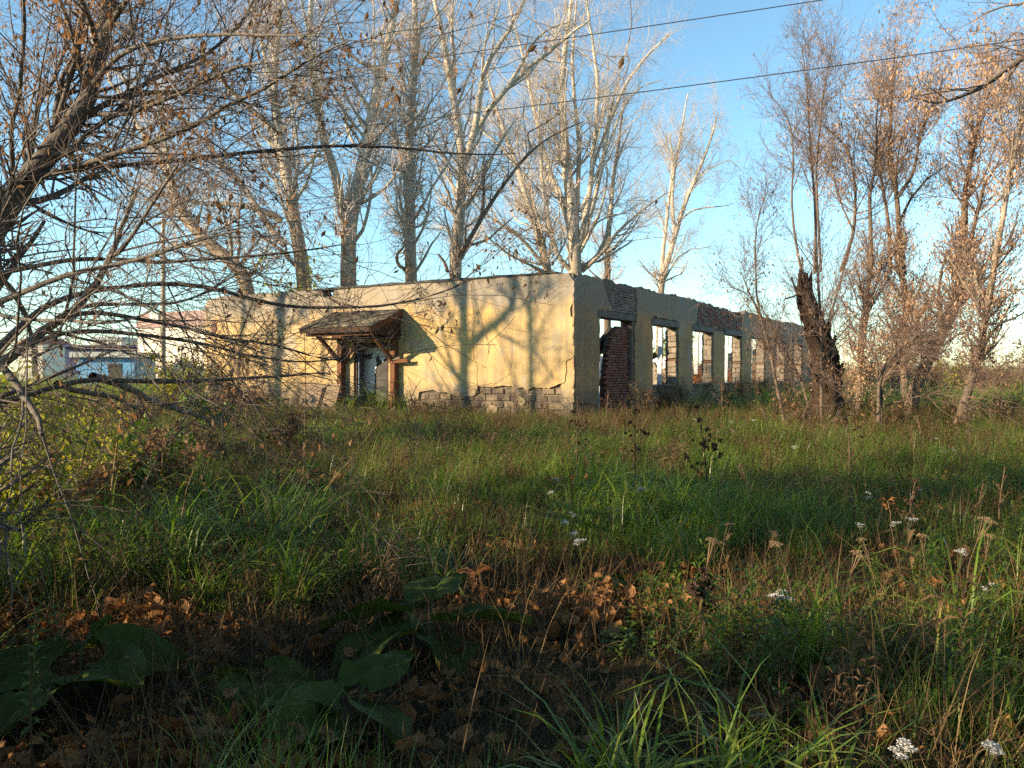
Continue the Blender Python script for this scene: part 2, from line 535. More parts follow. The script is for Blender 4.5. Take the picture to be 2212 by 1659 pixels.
# --- slag blocks laid bare along the foot of the front wall
def unit_block(name, mat, sx, sy, sz, rg, rough=0.012):
    """a knocked-about block centred on 0; axes: x along wall, y out, z up"""
    bx = []
    for z in (-sz / 2, sz / 2):
        for (x, y) in ((-sx / 2, -sy / 2), (-sx / 2, sy / 2), (sx / 2, sy / 2), (sx / 2, -sy / 2)):
            bx.append((x + rg.normal() * rough, y + rg.normal() * rough * 0.6, z + rg.normal() * rough))
    # chamfered front: add an inner ring on the out side (-y)
    V = np.array(bx)
    import bmesh
    bm = bmesh.new()
    vs = [bm.verts.new(v) for v in V]
    for f in BOXF:
        bm.faces.new([vs[i] for i in f])
    bmesh.ops.recalc_face_normals(bm, faces=bm.faces)
    bmesh.ops.bevel(bm, geom=list(bm.edges), offset=min(sx, sz) * 0.07, segments=1, affect='EDGES', profile=0.6)
    me = bpy.data.meshes.new(name)
    bm.to_mesh(me); bm.free()
    me.materials.append(mat)
    return me

rot_front = math.atan2(LV[1], LV[0])         # local x along the front wall
rot_side = math.atan2(RV[1], RV[0])
rotm = lambda a: a

def piece(name, me, pos, rz, parent, scale=(1, 1, 1), tilt=0.0):
    o = bpy.data.objects.new(name, me)
    o.location = np.asarray(pos) - base_of(parent)
    o.rotation_euler = (tilt, 0, rz)
    o.scale = scale
    return link(o, parent)

blocks = [unit_block("block", M['block'], 0.378, 0.12, 0.176, rng, 0.016) for _ in range(6)]
row = 0
z = 0.16
while z < 1.32:
    t = 0.20 + (0.2 if row % 2 else 0.0)
    while t < 6.1:
        # only where the plaster has gone
        show = z < 0.80 or (t < 5.35)
        if show and not (t > 5.4 and z > 0.86):
            d = rng.uniform(-0.018, 0.014)
            piece("block", blocks[rng.integers(6)], wp(t, 0.108 - d, z), rot_front, ruin, (rng.uniform(0.95, 1.02), 1, rng.uniform(0.94, 1.02)))
        t += 0.40
    z += 0.196
    row += 1

# --- roofing felt along the head of the front wall
MB().prism(jag([(0.5, ZT + 0.035), (4.0, ZT + 0.05), (9.3, ZT + 0.02)], 0.3, 0.010) + jag([(9.3, ZT - 0.04), (5.0, ZT - 0.012), (0.5, ZT - 0.004)], 0.3, 0.010), fmap, -0.55, 0.045).build("roof_edge", M['felt'], ruin)
MB().prism(jag([(9.6, ZT + 0.0), (12.0, ZT + 0.02), (14.2, ZT - 0.07)], 0.3, 0.02) + jag([(14.2, ZT - 0.12), (9.6, ZT - 0.05)], 0.3, 0.015), fmap, -0.5, -0.06).build("roof_edge", M['felt'], ruin)

# --- diamond of dark brick set in the plaster near the far end
dt, dz = front_tz(856 * 0.54, 1312 * 0.54)
orn = MB().prism([(dt - 0.17, dz), (dt, dz - 0.30), (dt + 0.17, dz), (dt, dz + 0.30)], fmap, 0.0, 0.03).build("diamond_ornament", M['brick'], ruin, label="small dark red brick diamond set in the plaster")
MB().prism([(dt - 0.085, dz), (dt, dz - 0.15), (dt + 0.085, dz), (dt, dz + 0.15)], fmap, 0.028, 0.042).build("diamond_centre", M['brick_pale'], orn)

# --- doorway: frame, sooty lobby and a white wall with fallen whitewash
fr = MB()
fr.wbox(DOOR[0] + 0.002, DOOR[0] + 0.09, 0.05, 0.20, Gz, DOOR[2] - 0.002)
fr.wbox(DOOR[1] - 0.09, DOOR[1] - 0.002, 0.05, 0.20, Gz, DOOR[2] - 0.002)
fr.wbox(DOOR[0] + 0.092, DOOR[1] - 0.092, 0.05, 0.20, DOOR[2] - 0.13, DOOR[2] - 0.004)
fr.build("door_frame", M['wood_dark'], ruin)
M['blue_paint'] = m_simple("blue_paint", (0.06, 0.10, 0.17), (0.10, 0.13, 0.18), 6, 0.6)
MB().wbox(DOOR[1] - 0.15, DOOR[1] - 0.094, 0.08, 0.19, 0.4, DOOR[2] - 0.14).build("door_lining", M['blue_paint'], ruin)
lob = MB()
lob.wbox(5.6, 9.2, 0.50, 0.66, Gz, 3.1)
lob.build("lobby_wall", M['soot'], ruin)
lmap = lambda t, z, d: wp(t, 0.50 - d, z)
ww = jag([(8.7, 3.05), (8.7, 0.95), (8.2, 0.9), (7.95, 0.8), (7.8, 0.92), (7.6, 1.05), (7.25, 1.0), (7.20, 1.5), (7.15, 2.1), (7.08, 2.2), (6.98, 2.05), (6.88, 1.95), (6.75, 2.1), (6.55, 3.0)], 0.06, 0.022)
MB().prism(ww, lmap, 0.001, 0.03).build("whitewash", M['whitewash'], ruin, label="white wall behind the doorway with scorched gaps")
st = MB()
st.prism(jag([(7.85, 2.26), (7.80, 2.12), (7.55, 2.10), (7.35, 2.06), (7.25, 2.28)], 0.05, 0.02) + [(7.45, 2.22), (7.65, 2.21)], lmap, 0.031, 0.036)
st.build("soot_stain", M['soot'], ruin)

# --- side wall core: a comb of piers, ragged along the head
def comb(z_bot, z_top, inset, s_end, amp, rg):
    pts = [(0.002 if inset else 0.0, z_bot)]
    for (a, b, z0, z1) in OPEN:
        if b > s_end:
            break
        if z0 <= ZB + 0.01:
            pts += [(a, z_bot), (a, z1), (b, z1), (b, z_bot)]
        else:
            pts += [(a, None, z0, z1, b)]
    pts.append((s_end, z_bot))
    return pts

def side_core():
    mb = MB()
    ss = [0.0]
    # piers between the openings
    prev = 0.045
    for (a, b, z0, z1) in OPEN:
        mb.prism([(prev, Gz), (a, Gz), (a, 3.22), (prev, 3.22)], smap, -TH, -0.045)
        if z0 > ZB + 0.01:
            mb.prism([(a, Gz), (b, Gz), (b, z0 - 0.06), (a, z0 - 0.06)], smap, -TH, -0.045)
        prev = b
    mb.prism([(prev, Gz), (SL, Gz), (SL, 3.22), (prev, 3.22)], smap, -TH, -0.045)
    tp = jag([(SL, ZT - 0.28), (30, ZT - 0.22), (27, ZT - 0.05), (22, ZT - 0.10), (17.0, ZT - 0.02), (15.8, ZT - 0.12), (10.5, ZT - 0.03), (8, ZT), (4, ZT - 0.02), (0.045, ZT - 0.01)], 0.16, 0.035)
    mb.prism([(0.045, 3.22), (SL, 3.22)] + tp, smap, -TH, -0.045)
    mb.build("side_wall", M['core'], ruin)
side_core()

# --- plaster of the side wall: piers, with bare masonry over the first opening and between the third and fourth
def plaster_side():
    rg = np.random.default_rng(21)
    J = lambda line, st=0.10, am=0.026: jag(line, st, am, rg)
    # corner pier + band to the first bare patch
    p = J([(-0.0, 0.86), (-0.0, ZT - 0.28), (0.12, ZT - 0.14), (0.25, ZT - 0.02), (1.7, ZT - 0.03)]) + J([(2.0, 3.95), (2.45, 3.5), (2.4, 3.42), (1.68, 3.40), (1.64, 3.2), (1.62, 2.2), (1.56, 1.9), (1.60, 1.4), (1.5, 0.72), (0.9, 0.80), (0.0, 0.86)])[:-1]
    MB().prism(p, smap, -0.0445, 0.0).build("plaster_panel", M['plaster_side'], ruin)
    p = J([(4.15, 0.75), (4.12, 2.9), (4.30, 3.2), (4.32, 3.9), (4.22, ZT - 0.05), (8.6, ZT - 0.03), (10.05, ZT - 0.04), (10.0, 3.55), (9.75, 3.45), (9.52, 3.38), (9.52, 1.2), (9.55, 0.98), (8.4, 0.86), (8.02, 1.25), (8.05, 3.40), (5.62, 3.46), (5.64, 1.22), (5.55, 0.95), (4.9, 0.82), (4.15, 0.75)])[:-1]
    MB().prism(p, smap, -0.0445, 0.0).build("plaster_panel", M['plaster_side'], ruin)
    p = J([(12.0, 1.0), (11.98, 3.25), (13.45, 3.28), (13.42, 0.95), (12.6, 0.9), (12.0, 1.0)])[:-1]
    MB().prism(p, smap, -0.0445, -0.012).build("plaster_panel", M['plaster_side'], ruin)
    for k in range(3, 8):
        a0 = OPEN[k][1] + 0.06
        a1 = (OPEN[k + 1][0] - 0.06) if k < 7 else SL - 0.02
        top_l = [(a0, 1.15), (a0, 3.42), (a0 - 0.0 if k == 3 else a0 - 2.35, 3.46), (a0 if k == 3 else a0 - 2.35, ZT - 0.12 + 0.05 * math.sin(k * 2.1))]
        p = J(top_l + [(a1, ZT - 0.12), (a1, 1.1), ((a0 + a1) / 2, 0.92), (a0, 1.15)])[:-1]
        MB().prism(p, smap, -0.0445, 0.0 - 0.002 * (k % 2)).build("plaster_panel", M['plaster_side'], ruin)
plaster_side()

# --- bricks: blocking of the first opening and the bare patches
bricks = [unit_block("brick", M['brick'], 0.245, 0.12, 0.066, rng, 0.004) for _ in range(5)]
bricksp = [unit_block("brick", M['brick_pale'], 0.245, 0.12, 0.066, rng, 0.004) for _ in range(5)]
MB().prism([(2.30, Gz), (3.99, Gz), (3.99, 2.98), (3.2, 2.98), (3.0, 2.75), (2.75, 2.62), (2.62, 2.3), (2.5, 1.9), (2.4, 1.2)], smap, -0.36, -0.22).build("infill_mortar", M['mortar'], ruin)
z = 0.10; r_ = 0
while z < 3.05:
    left = np.interp(z, [0.1, 1.2, 1.9, 2.3, 2.65, 2.8, 3.0], [2.12, 2.2, 2.32, 2.42, 2.6, 2.85, 3.1])
    s = 4.0 - 0.125 - (0.125 if r_ % 2 else 0)
    while s > left + 0.06:
        piece("brick", bricks[rng.integers(5)], wp(0.205 + rng.uniform(-0.008, 0.008), s, z), rot_side, ruin, (rng.uniform(0.95, 1), 1.1, 1))
        s -= 0.256
    z += 0.078; r_ += 1
z = 3.46; r_ = 0
while z < ZT - 0.06:
    s = 2.35 + (0.125 if r_ % 2 else 0) + (0.3 if z > 3.95 else 0)
    while s < 4.22:
        if rng.random() > 0.06:
            piece("brick", bricksp[rng.integers(5)], wp(0.075 + rng.uniform(-0.008, 0.012), s, z), rot_side, ruin)
        s += 0.258
    z += 0.078; r_ += 1
z = 3.36; r_ = 0
while z < ZT - 0.12:
    s = 10.15 + (0.125 if r_ % 2 else 0)
    while s < 15.7:
        if rng.random() > 0.10:
            piece("brick", (bricksp if rng.random() < 0.35 else bricks)[rng.integers(5)], wp(0.08 + rng.uniform(-0.012, 0.012), s, z), rot_side, ruin)
        s += 0.258
    z += 0.078; r_ += 1

# --- lintels, sills, window posts and block jambs of every opening
jambs = [unit_block("block", M['jamb'], 0.375, 0.10, 0.183, rng, 0.009) for _ in range(6)]
jhalf = [unit_block("block", M['jamb'], 0.18, 0.10, 0.183, rng, 0.009) for _ in range(4)]
for k, (a, b, z0, z1) in enumerate(OPEN):
    MB().prism(jag([(a - 0.16, z1 + 0.002), (b + 0.16, z1 + 0.002)], 0.4, 0.004) + jag([(b + 0.16, z1 + 0.19), (a - 0.16, z1 + 0.19)], 0.2, 0.014), smap, -TH + 0.01, 0.02).build("lintel", M['concrete'], ruin)
    if k > 0:
        MB().prism(jag([(a - 0.05, z0 - 0.055), (b + 0.05, z0 - 0.055)], 0.4, 0.004) + jag([(b + 0.05, z0 + 0.0), (a - 0.05, z0 + 0.0)], 0.3, 0.008), smap, -TH - 0.03, 0.03).build("sill", M['concrete'], ruin)
        # far jamb faces the light: courses of slag block with a brick course
        z = z0 + 0.10; r_ = 0
        while z < z1 - 0.05:
            rz = rot_front + math.pi
            if r_ == 4:
                for tt in (0.13, 0.31):
                    piece("brick", bricks[r_ % 5], wp(tt + 0.02, b - 0.01, z - 0.06), rz, ruin)
                z += 0.085
            elif r_ % 2:
                piece("block", jambs[rng.integers(6)], wp(0.225, b - 0.028 + rng.uniform(-0.006, 0.008), z), rz, ruin)
                z += 0.197
            else:
                for tt in (0.128, 0.322):
                    piece("block", jhalf[rng.integers(4)], wp(tt, b - 0.028 + rng.uniform(-0.006, 0.008), z), rz, ruin)
                z += 0.197
            r_ += 1
        # white painted post of the lost window frame, inside face
        if k < 7:
            tp0 = 0.55 + 0.02 * k
            ln = [0, 0.35, 0.75, 0.30, 0.2, 0.1, 0.4][k]
            MB().bar(wp(tp0, b - 0.22, z0 - (0.0 if k != 2 else -0.35)), wp(tp0 - 0.03, b - 0.20, z1 - 0.01), 0.15, 0.11, up=(RV[0], RV[1], 0)).build("window_post", M['white_paint'], ruin)

# --- rear and end walls, inner walls
rear = MB()
prev = 0.44
for k in range(8):
    a = 2.6 + 3.92 * k; b = a + 2.1
    rear.prism([(prev, Gz), (a, Gz), (a, 3.2), (prev, 3.2)], lambda s, z, d: wp(TL + d, s, z), -0.4, 0.0)
    rear.prism([(a, Gz), (b, Gz), (b, 1.1), (a, 1.1)], lambda s, z, d: wp(TL + d, s, z), -0.4, 0.0)
    prev = b
rear.prism(jag([(0.44, 3.2), (10.0, 3.2)], 1, 0) + jag([(10.0, 3.6), (8.6, 4.0), (0.44, ZT - 0.1)], 0.3, 0.05), lambda s, z, d: wp(TL + d, s, z), -0.4, 0.0)
rear.prism(jag([(21.0, 3.2), (SL - 0.02, 3.2)], 1, 0) + jag([(SL - 0.02, 4.0), (24, 3.9), (21, 3.5)], 0.3, 0.05), lambda s, z, d: wp(TL + d, s, z), -0.4, 0.0)
rear.build("rear_wall", M['whitewash'], ruin)
endw = MB()
endw.prism([(0.43, Gz), (TL - 0.41, Gz)] + jag([(TL - 0.41, 2.2), (9, 1.7), (6, 2.8), (3, 3.4), (0.43, 3.9)], 0.3, 0.06), lambda t, z, d: wp(t, SL - 0.4 + d, z), 0.0, 0.38)
endw.build("end_wall", M['jamb'], ruin)
for (t0, t1, s, h0, h1, mt) in ((3.6, 9.0, 9.3, 2.3, 1.5, 'whitewash'), (2.6, 6.5, 15.2, 1.5, 2.2, 'jamb'), (4.0, 10.0, 20.6, 2.4, 2.0, 'whitewash'), (2.2, 7.0, 27.0, 2.2, 1.6, 'jamb')):
    MB().prism([(t0, Gz), (t1, Gz)] + jag([(t1, h1), ((t0 + t1) / 2, max(h0, h1) + 0.2), (t0, h0)], 0.2, 0.05), lambda t, z, d, s=s: wp(t, s + d, z), 0.0, 0.25).build("inner_wall", M[mt], ruin)
# brick lump on top of the first inner wall, grey
for q in range(26):
    piece("brick", bricksp[q % 5], wp(3.7 + (q % 9) * 0.26 + (q // 9 % 2) * 0.13, 9.36, 2.36 + (q // 9) * 0.078), rot_front, ruin)

# burnt roof timbers that fell in
for (p0, p1, w, nm) in ((wp(2.2, 2.4, 0.4), wp(1.0, 4.7, 3.0), 0.20, 0), (wp(2.9, 2.8, 0.3), wp(1.6, 5.6, 2.6), 0.16, 1), (wp(4.5, 7.0, 0.4), wp(1.2, 9.0, 2.3), 0.17, 2), (wp(5.5, 4.0, 0.5), wp(1.4, 6.6, 2.9), 0.16, 3), (wp(2.0, 12.0, 0.4), wp(5.0, 10.5, 2.6), 0.16, 4)):
    o = MB().bar(p0, p1, w, w * 1.2).build("burnt_beam", M['wood_burnt'])
    o["label"] = ["charred roof beam leaning behind the brick blocked opening", "thinner charred beam leaning below the heavier one by the brick infill", "charred beam slanting behind the first window", "burnt rafter fallen inside behind the first window pier", "burnt rafter lying across behind the second window"][nm]
    o["category"] = "beam"; o["group"] = "burnt roof beams inside the ruin"

# ================================================================== ENTRANCE CANOPY
TR0, TR1 = 5.71, 8.47
can = empty("entrance_canopy", tuple(wp(7.0, -0.1, ZB)), "brown timber lean-to canopy over the doorway with rotten roof", "canopy")
RID, EAV, OUT = 3.54, 2.97, 1.47
def roofz(d):
    return RID + (EAV - RID) * d / OUT
# sheathing boards along the eave and rows of rotten shingles on them
d = 0.03
i = 0
while d < OUT - 0.05:
    w = 0.135
    MB().hexa([wp(TR0, -d, roofz(d) - 0.025), wp(TR0, -(d + w), roofz(d + w) - 0.025), wp(TR1, -(d + w), roofz(d + w) - 0.025), wp(TR1, -d, roofz(d) - 0.025),
               wp(TR0, -d, roofz(d)), wp(TR0, -(d + w), roofz(d + w)), wp(TR1, -(d + w), roofz(d + w)), wp(TR1, -d, roofz(d))]).build("roof_board", M['wood_dark'], can)
    d += 0.148; i += 1
for r_ in range(9):
    d0 = OUT + 0.04 - r_ * 0.165
    t = TR0 - 0.03 + rng.uniform(-0.05, 0.02)
    while t < TR1:
        w = rng.uniform(0.14, 0.36)
        if rng.random() > 0.05:
            dd0 = d0 + rng.uniform(-0.05, 0.03); dd1 = max(0.0, d0 - rng.uniform(0.20, 0.30))
            lift = rng.uniform(0.004, 0.016) + r_ * 0.0015
            cu = rng.uniform(0.0, 0.045) if rng.random() < 0.4 else 0.0
            t1 = min(t + w, TR1 + 0.04); th = 0.009
            sk = rng.uniform(-0.02, 0.02)
            if t1 - t > 0.05 and dd0 > dd1 + 0.03:
                q = [wp(t, -dd0, roofz(dd0) + lift + cu), wp(t, -dd1, roofz(dd1) + 0.003), wp(t1, -dd1, roofz(dd1) + 0.003), wp(t1, -dd0 + sk, roofz(dd0 - sk) + lift + cu * rng.uniform(0, 1))]
                MB().hexa([p for p in q] + [p + np.array([0, 0, th]) for p in q]).build("shingle", M['shingle'], can)
        t += w + rng.uniform(-0.01, 0.02)
TP0, TP1 = 5.95, 8.06                         # posts
for tp in (TP0, TP1):
    MB().wbox(tp - 0.085, tp + 0.085, -0.22, -0.04, Gz + 0.1, roofz(0.15) - 0.06).build("post", M['wood'], can)
    # rafter above, knee brace to the eave beam
    MB().bar(wp(tp, -0.05, roofz(0.05) - 0.11), wp(tp, -OUT + 0.03, roofz(OUT - 0.03) - 0.11), 0.09, 0.13).build("rafter", M['wood'], can)
    MB().bar(wp(tp, -0.17, 1.98), wp(tp, -1.20, 2.80), 0.085, 0.11).build("brace", M['wood'], can)
MB().bar(wp(TP1 - 0.05, -0.12, 1.92), wp(TP1 - 0.55, -0.13, 2.42), 0.07, 0.09).build("brace", M['wood'], can)
MB().bar(wp(TR0 + 0.06, -1.26, 2.80), wp(TR1 - 0.10, -1.26, 2.80), 0.13, 0.15).build("eave_beam", M['wood'], can)
MB().bar(wp(TR0 + 0.10, -0.13, 2.80), wp(TR1 - 0.12, -0.13, 2.80), 0.14, 0.16).build("wall_beam", M['wood'], can)
for tr in (6.65, 7.35):
    MB().bar(wp(tr, -0.05, roofz(0.05) - 0.10), wp(tr, -OUT + 0.05, roofz(OUT - 0.05) - 0.10), 0.07, 0.11).build("rafter", M['wood_dark'], can)
# barge board and closed gable end towards the corner
for te in (TR0 + 0.012, TR1 - 0.012):
    MB().bar(wp(te, 0.0 - 0.02, roofz(0.02) - 0.085), wp(te, -OUT - 0.02, roofz(OUT + 0.02) - 0.085), 0.03, 0.20).build("barge_board", M['wood'], can)
x = 0.06
while x < 1.22:
    MB().wbox(TR0 + 0.05, TR0 + 0.075, -x - 0.118, -x, 2.73, roofz(x + 0.118) - 0.19).build("gable_board", M['wood_dark'], can) if roofz(x + 0.118) - 0.19 > 2.76 else None
    x += 0.122
MB().wbox(TR0 + 0.03, TR1 - 0.03, -OUT - 0.03, -OUT - 0.005, EAV - 0.16, EAV - 0.03).build("fascia", M['wood_dark'], can)
# soffit boards with the gap that lets a line of light through
for k in range(4):
    MB().wbox(TR0 + 0.12, TR1 - 0.14, -1.17 + k * 0.27, -1.17 + k * 0.27 + 0.25, 2.655, 2.68).build("soffit_board", M['wood_dark'], can)
# snapped board left nailed to the post
MB().prism([(TP0 + 0.12, 1.93), (TP0 + 0.10, 2.02), (TP0 - 0.60, 2.06), (TP0 - 0.57, 1.985), (TP0 - 0.64, 1.95), (TP0 - 0.3, 1.93)], fmap, 0.222, 0.25).build("broken_board", M['wood'], can)
MB().bar(wp(TP0 - 0.07, -0.24, 2.06), wp(TP0 - 0.30, -0.21, 2.10), 0.12, 0.10).build("board_offcut", M['wood_grey'], can)

# ================================================================== LEANING BOARD PANEL
pan = empty("wooden_panel", tuple(wp(8.2, -1.0, ground(*wp(8.2, -1.0, 0)[:2]))), "grey weathered board panel tipped against the doorway side", "panel")
def pmap(a, b, d):
    """a along, b up the panel (leans back on the wall), d thickness"""
    base = wp(8.95 - a, -1.15, 0.42)
    tilt = R(17)
    return base + np.array([RV[0], RV[1], 0]) * (b * math.sin(tilt) - d * math.cos(tilt)) + np.array([0, 0, 1]) * (b * math.cos(tilt) + d * math.sin(tilt)) + np.array([-LV[0], -LV[1], 0]) * (0.12 * b)
for k in range(5):
    MB().prism(jag([(0.02, k * 0.175 + 0.004), (1.55, k * 0.175 - 0.05 * 0 + 0.004), (1.55 - 0.02 * k, k * 0.175 + 0.168), (0.0, k * 0.175 + 0.168), (0.02, k * 0.175 + 0.004)], 0.5, 0.004)[:-1], pmap, 0.0, 0.025).build("board", M['wood_grey'], pan)
for a in (0.82, 0.90):
    MB().prism([(a, 0.10), (a + 0.045, 0.10), (a + 0.045, 0.80), (a, 0.80)], pmap, 0.026, 0.05).build("batten", M['wood_dark'], pan)
MB().prism([(0.0, 0.845), (1.5, 0.845), (1.5, 0.90), (0.0, 0.90)], pmap, -0.01, 0.05).build("top_rail", M['wood_grey'], pan)
MB().prism([(1.50, 0.02), (1.56, 0.02), (1.50, 0.84), (1.44, 0.84)], pmap, 0.027, 0.055).build("end_rail", M['wood_grey'], pan)

# ================================================================== RUBBLE AT THE WALL FOOT
rr_ = np.random.default_rng(77)
lump = [unit_block("chunk", M['plaster'], 0.22, 0.16, 0.07, rr_, 0.03) for _ in range(3)]
for k in range(44):
    front = k < 26
    if front:
        t = rr_.uniform(0.1, 6.2); q = wp(t, -abs(rr_.normal(0.25, 0.28)) - 0.08, 0)
    else:
        q = wp(-abs(rr_.normal(0.25, 0.35)) - 0.10, rr_.uniform(0.3, 16), 0)
    kind = int(rr_.integers(3))
    me = (bricks[k % 5], blocks[k % 6], lump[k % 3])[kind]
    o = bpy.data.objects.new(("fallen_brick", "fallen_block", "plaster_chunk")[kind], me)
    o.location = (q[0], q[1], float(ground(q[0], q[1])) + rr_.uniform(0.05, 0.16))
    o.rotation_euler = (rr_.normal(0, 0.4), rr_.normal(0, 0.4), rr_.uniform(0, 6.28))
    w_ = "front" if front else "side"
    link(o, None, label=("red brick fallen in the weeds below the %s wall", "grey brown wall block fallen below the %s wall", "chunk of ochre plaster lying below the %s wall")[kind] % w_, category=("brick", "block", "rubble")[kind], group="rubble below the %s wall" % w_)
# ================================================================== TREES
def tubes(P, Rd, S):
    """P (N,K,3) centre lines, Rd (N,K) radii -> verts, quads"""
    N, K, _ = P.shape
    T = np.empty_like(P)
    T[:, 1:-1] = P[:, 2:] - P[:, :-2]
    T[:, 0] = P[:, 1] - P[:, 0]
    T[:, -1] = P[:, -1] - P[:, -2]
    T /= np.linalg.norm(T, axis=2, keepdims=True) + 1e-9
    ref = np.zeros_like(T); ref[..., 0] = 1.0
    bad = np.abs(T[..., 0]) > 0.85
    ref[bad] = (0, 1, 0)
    A = np.cross(T, ref); A /= np.linalg.norm(A, axis=2, keepdims=True) + 1e-9
    B = np.cross(T, A)
    ang = np.arange(S) * 2 * math.pi / S
    V = P[:, :, None, :] + Rd[:, :, None, None] * (A[:, :, None, :] * np.cos(ang)[None, None, :, None] + B[:, :, None, :] * np.sin(ang)[None, None, :, None])
    base = (np.arange(N)[:, None, None] * K + np.arange(K - 1)[None, :, None]) * S
    k = np.arange(S)[None, None, :]
    k2 = (k + 1) % S
    Fc = np.stack([base + k, base + k2, base + S + k2, base + S + k], -1).reshape(-1, 4)
    return V.reshape(-1, 3), Fc

def norm(v):
    return v / (np.linalg.norm(v, axis=-1, keepdims=True) + 1e-9)

def resample(pts, K):
    pts = np.asarray(pts, float)
    d = np.r_[0, np.cumsum(np.linalg.norm(np.diff(pts[:, :3], axis=0), axis=1))]
    q = np.linspace(0, d[-1], K)
    out = np.stack([np.interp(q, d, pts[:, i]) for i in range(pts.shape[1])], 1)
    for _ in range(2):
        out[1:-1] = 0.25 * out[:-2] + 0.5 * out[1:-1] + 0.25 * out[2:]
    return out

def spawn(P, Rd, n, L, trange, ang, rr, K, rg, up=0.1, wob=0.15, rmin=0.002, lenfall=0.5, tipr=0.35, weights=None, bias=None, flat=0.0):
    """grow n branches from random places on the parents"""
    N, KP, _ = P.shape
    seglen = np.linalg.norm(np.diff(P, axis=1), axis=2).sum(1)
    w = seglen if weights is None else weights
    par = rg.choice(N, n, p=w / w.sum())
    t = rg.uniform(trange[0], trange[1], n)
    x = t * (KP - 1)
    i = np.minimum(x.astype(int), KP - 2)
    f = (x - i)[:, None]
    p0 = P[par, i] * (1 - f) + P[par, i + 1] * f
    T = norm(P[par, i + 1] - P[par, i])
    r0 = Rd[par, i] * (1 - f[:, 0]) + Rd[par, i + 1] * f[:, 0]
    q = rg.normal(size=(n, 3))
    if flat:
        q[:, 2] *= (1 - flat)
    if bias is not None:
        q = q + np.asarray(bias)
    q = norm(q - (q * T).sum(1, keepdims=True) * T)
    a = np.radians(rg.normal(ang[0], ang[1], n))[:, None]
    d = norm(np.cos(a) * T + np.sin(a) * q)
    ln = L * (1 - lenfall * t) * np.exp(rg.normal(0, 0.32, n))
    if isinstance(L, float):
        ln = np.minimum(ln, L * 2.2)
    r = np.minimum(np.maximum(rmin, r0 * rr), r0)
    out = np.empty((n, K, 3)); out[:, 0] = p0
    for k in range(1, K):
        d = norm(d + rg.normal(0, wob, (n, 3)) + np.array([0, 0, up]))
        out[:, k] = out[:, k - 1] + d * (ln / (K - 1))[:, None]
    rad = r[:, None] * np.linspace(1, tipr, K)[None, :]
    return out, np.maximum(rad, rmin * 0.6)

def leaf_cards(pts, size, rg, droop=0.6, aspect=0.45, jitter=0.05, curl=0.3):
    """small folded leaves hanging at the points: 4 triangles each (2 quads)"""
    n = len(pts)
    p = pts + rg.normal(0, jitter, (n, 3))
    d = rg.normal(size=(n, 3)); d[:, 2] -= droop * 2.2
    d = norm(d)
    q = rg.normal(size=(n, 3)); q = norm(q - (q * d).sum(1, keepdims=True) * d)
    nrm = np.cross(d, q)
    s = (size * np.exp(rg.normal(0, 0.3, n)))[:, None]
    w = s * aspect
    bend = curl * s
    V = np.stack([p, p + d * s * 0.5 + q * w * 0.5 + nrm * bend * 0.4, p + d * s + nrm * bend * 0.2, p + d * s * 0.5 - q * w * 0.5 + nrm * bend * 0.4], 1)
    b = np.arange(n)[:, None] * 4
    Fc = np.concatenate([b + np.array([[0, 1, 2]]), b + np.array([[0, 2, 3]])], 0)
    return V.reshape(-1, 3), Fc

def points_on(P, n, rg, t0=0.2, t1=1.0):
    N, K, _ = P.shape
    par = rg.integers(0, N, n)
    x = rg.uniform(t0, t1, n) * (K - 1)
    i = np.minimum(x.astype(int), K - 2)
    f = (x - i)[:, None]
    return P[par, i] * (1 - f) + P[par, i + 1] * f

def merge(parts):
    Vs, Fs, n = [], [], 0
    for V, Fc in parts:
        Vs.append(V); Fs.append(Fc + n); n += len(V)
    return np.concatenate(Vs), np.concatenate(Fs)

def stem_px(pts, depth, r0, r1, K, rg, dslope=0.0, conv=lambda p: p, wig=0.0):
    """trace a stem: pixels -> 3D at a depth that may drift along the stem"""
    m = len(pts)
    out = []
    for k, p in enumerate(pts):
        f = k / max(1, m - 1)
        q = conv(p)
        out.append(at(q[0], q[1], depth + dslope * f))
    P = resample(out, K)
    if wig:
        P[1:] += rg.normal(0, wig, (K - 1, 3)) * np.linspace(0.3, 1, K - 1)[:, None]
    rad = np.linspace(1, 0, K) ** 0.8 * (r0 - r1) + r1
    return P, rad

def crop_conv(x0, y0, sc):
    return lambda p: ((x0 + p[0] / sc) * 0.54, (y0 + p[1] / sc) * 0.54)

cA = crop_conv(0, 0, 1.508)          # upper left
cB = crop_conv(1300, 0, 1.508)       # upper middle
cC = crop_conv(2700, 0, 1.508)       # upper right
cD = crop_conv(3000, 1000, 2.018)    # right clump
cE = crop_conv(0, 1000, 2.212)       # lower left
cG = crop_conv(700, 1000, 2.212)     # front wall, far half

M['poplar'] = m_bark("poplar_bark", (0.29, 0.215, 0.145), (0.68, 0.61, 0.50), 5.5, 12.5)
M['poplar_twig'] = m_simple("poplar_twig", (0.62, 0.54, 0.47), (0.48, 0.39, 0.34), 2, 0.8)
M['maple'] = m_bark("maple_bark", (0.105, 0.095, 0.085), (0.21, 0.19, 0.165))
M['maple_twig'] = m_simple("maple_twig", (0.11, 0.085, 0.075), (0.18, 0.15, 0.135), 2, 0.7)
M['rust_twig'] = m_simple("rust_twig", (0.14, 0.095, 0.08), (0.23, 0.165, 0.14), 2, 0.7)
M['brown_bark'] = m_bark("brown_bark", (0.09, 0.065, 0.048), (0.20, 0.155, 0.12))
M['pale_bark'] = m_bark("pale_bark", (0.12, 0.092, 0.068), (0.40, 0.345, 0.27), 0.5, 5.0)
M['rotten'] = m_bark("rotten_wood", (0.012, 0.009, 0.008), (0.06, 0.038, 0.024), scale=0.6)
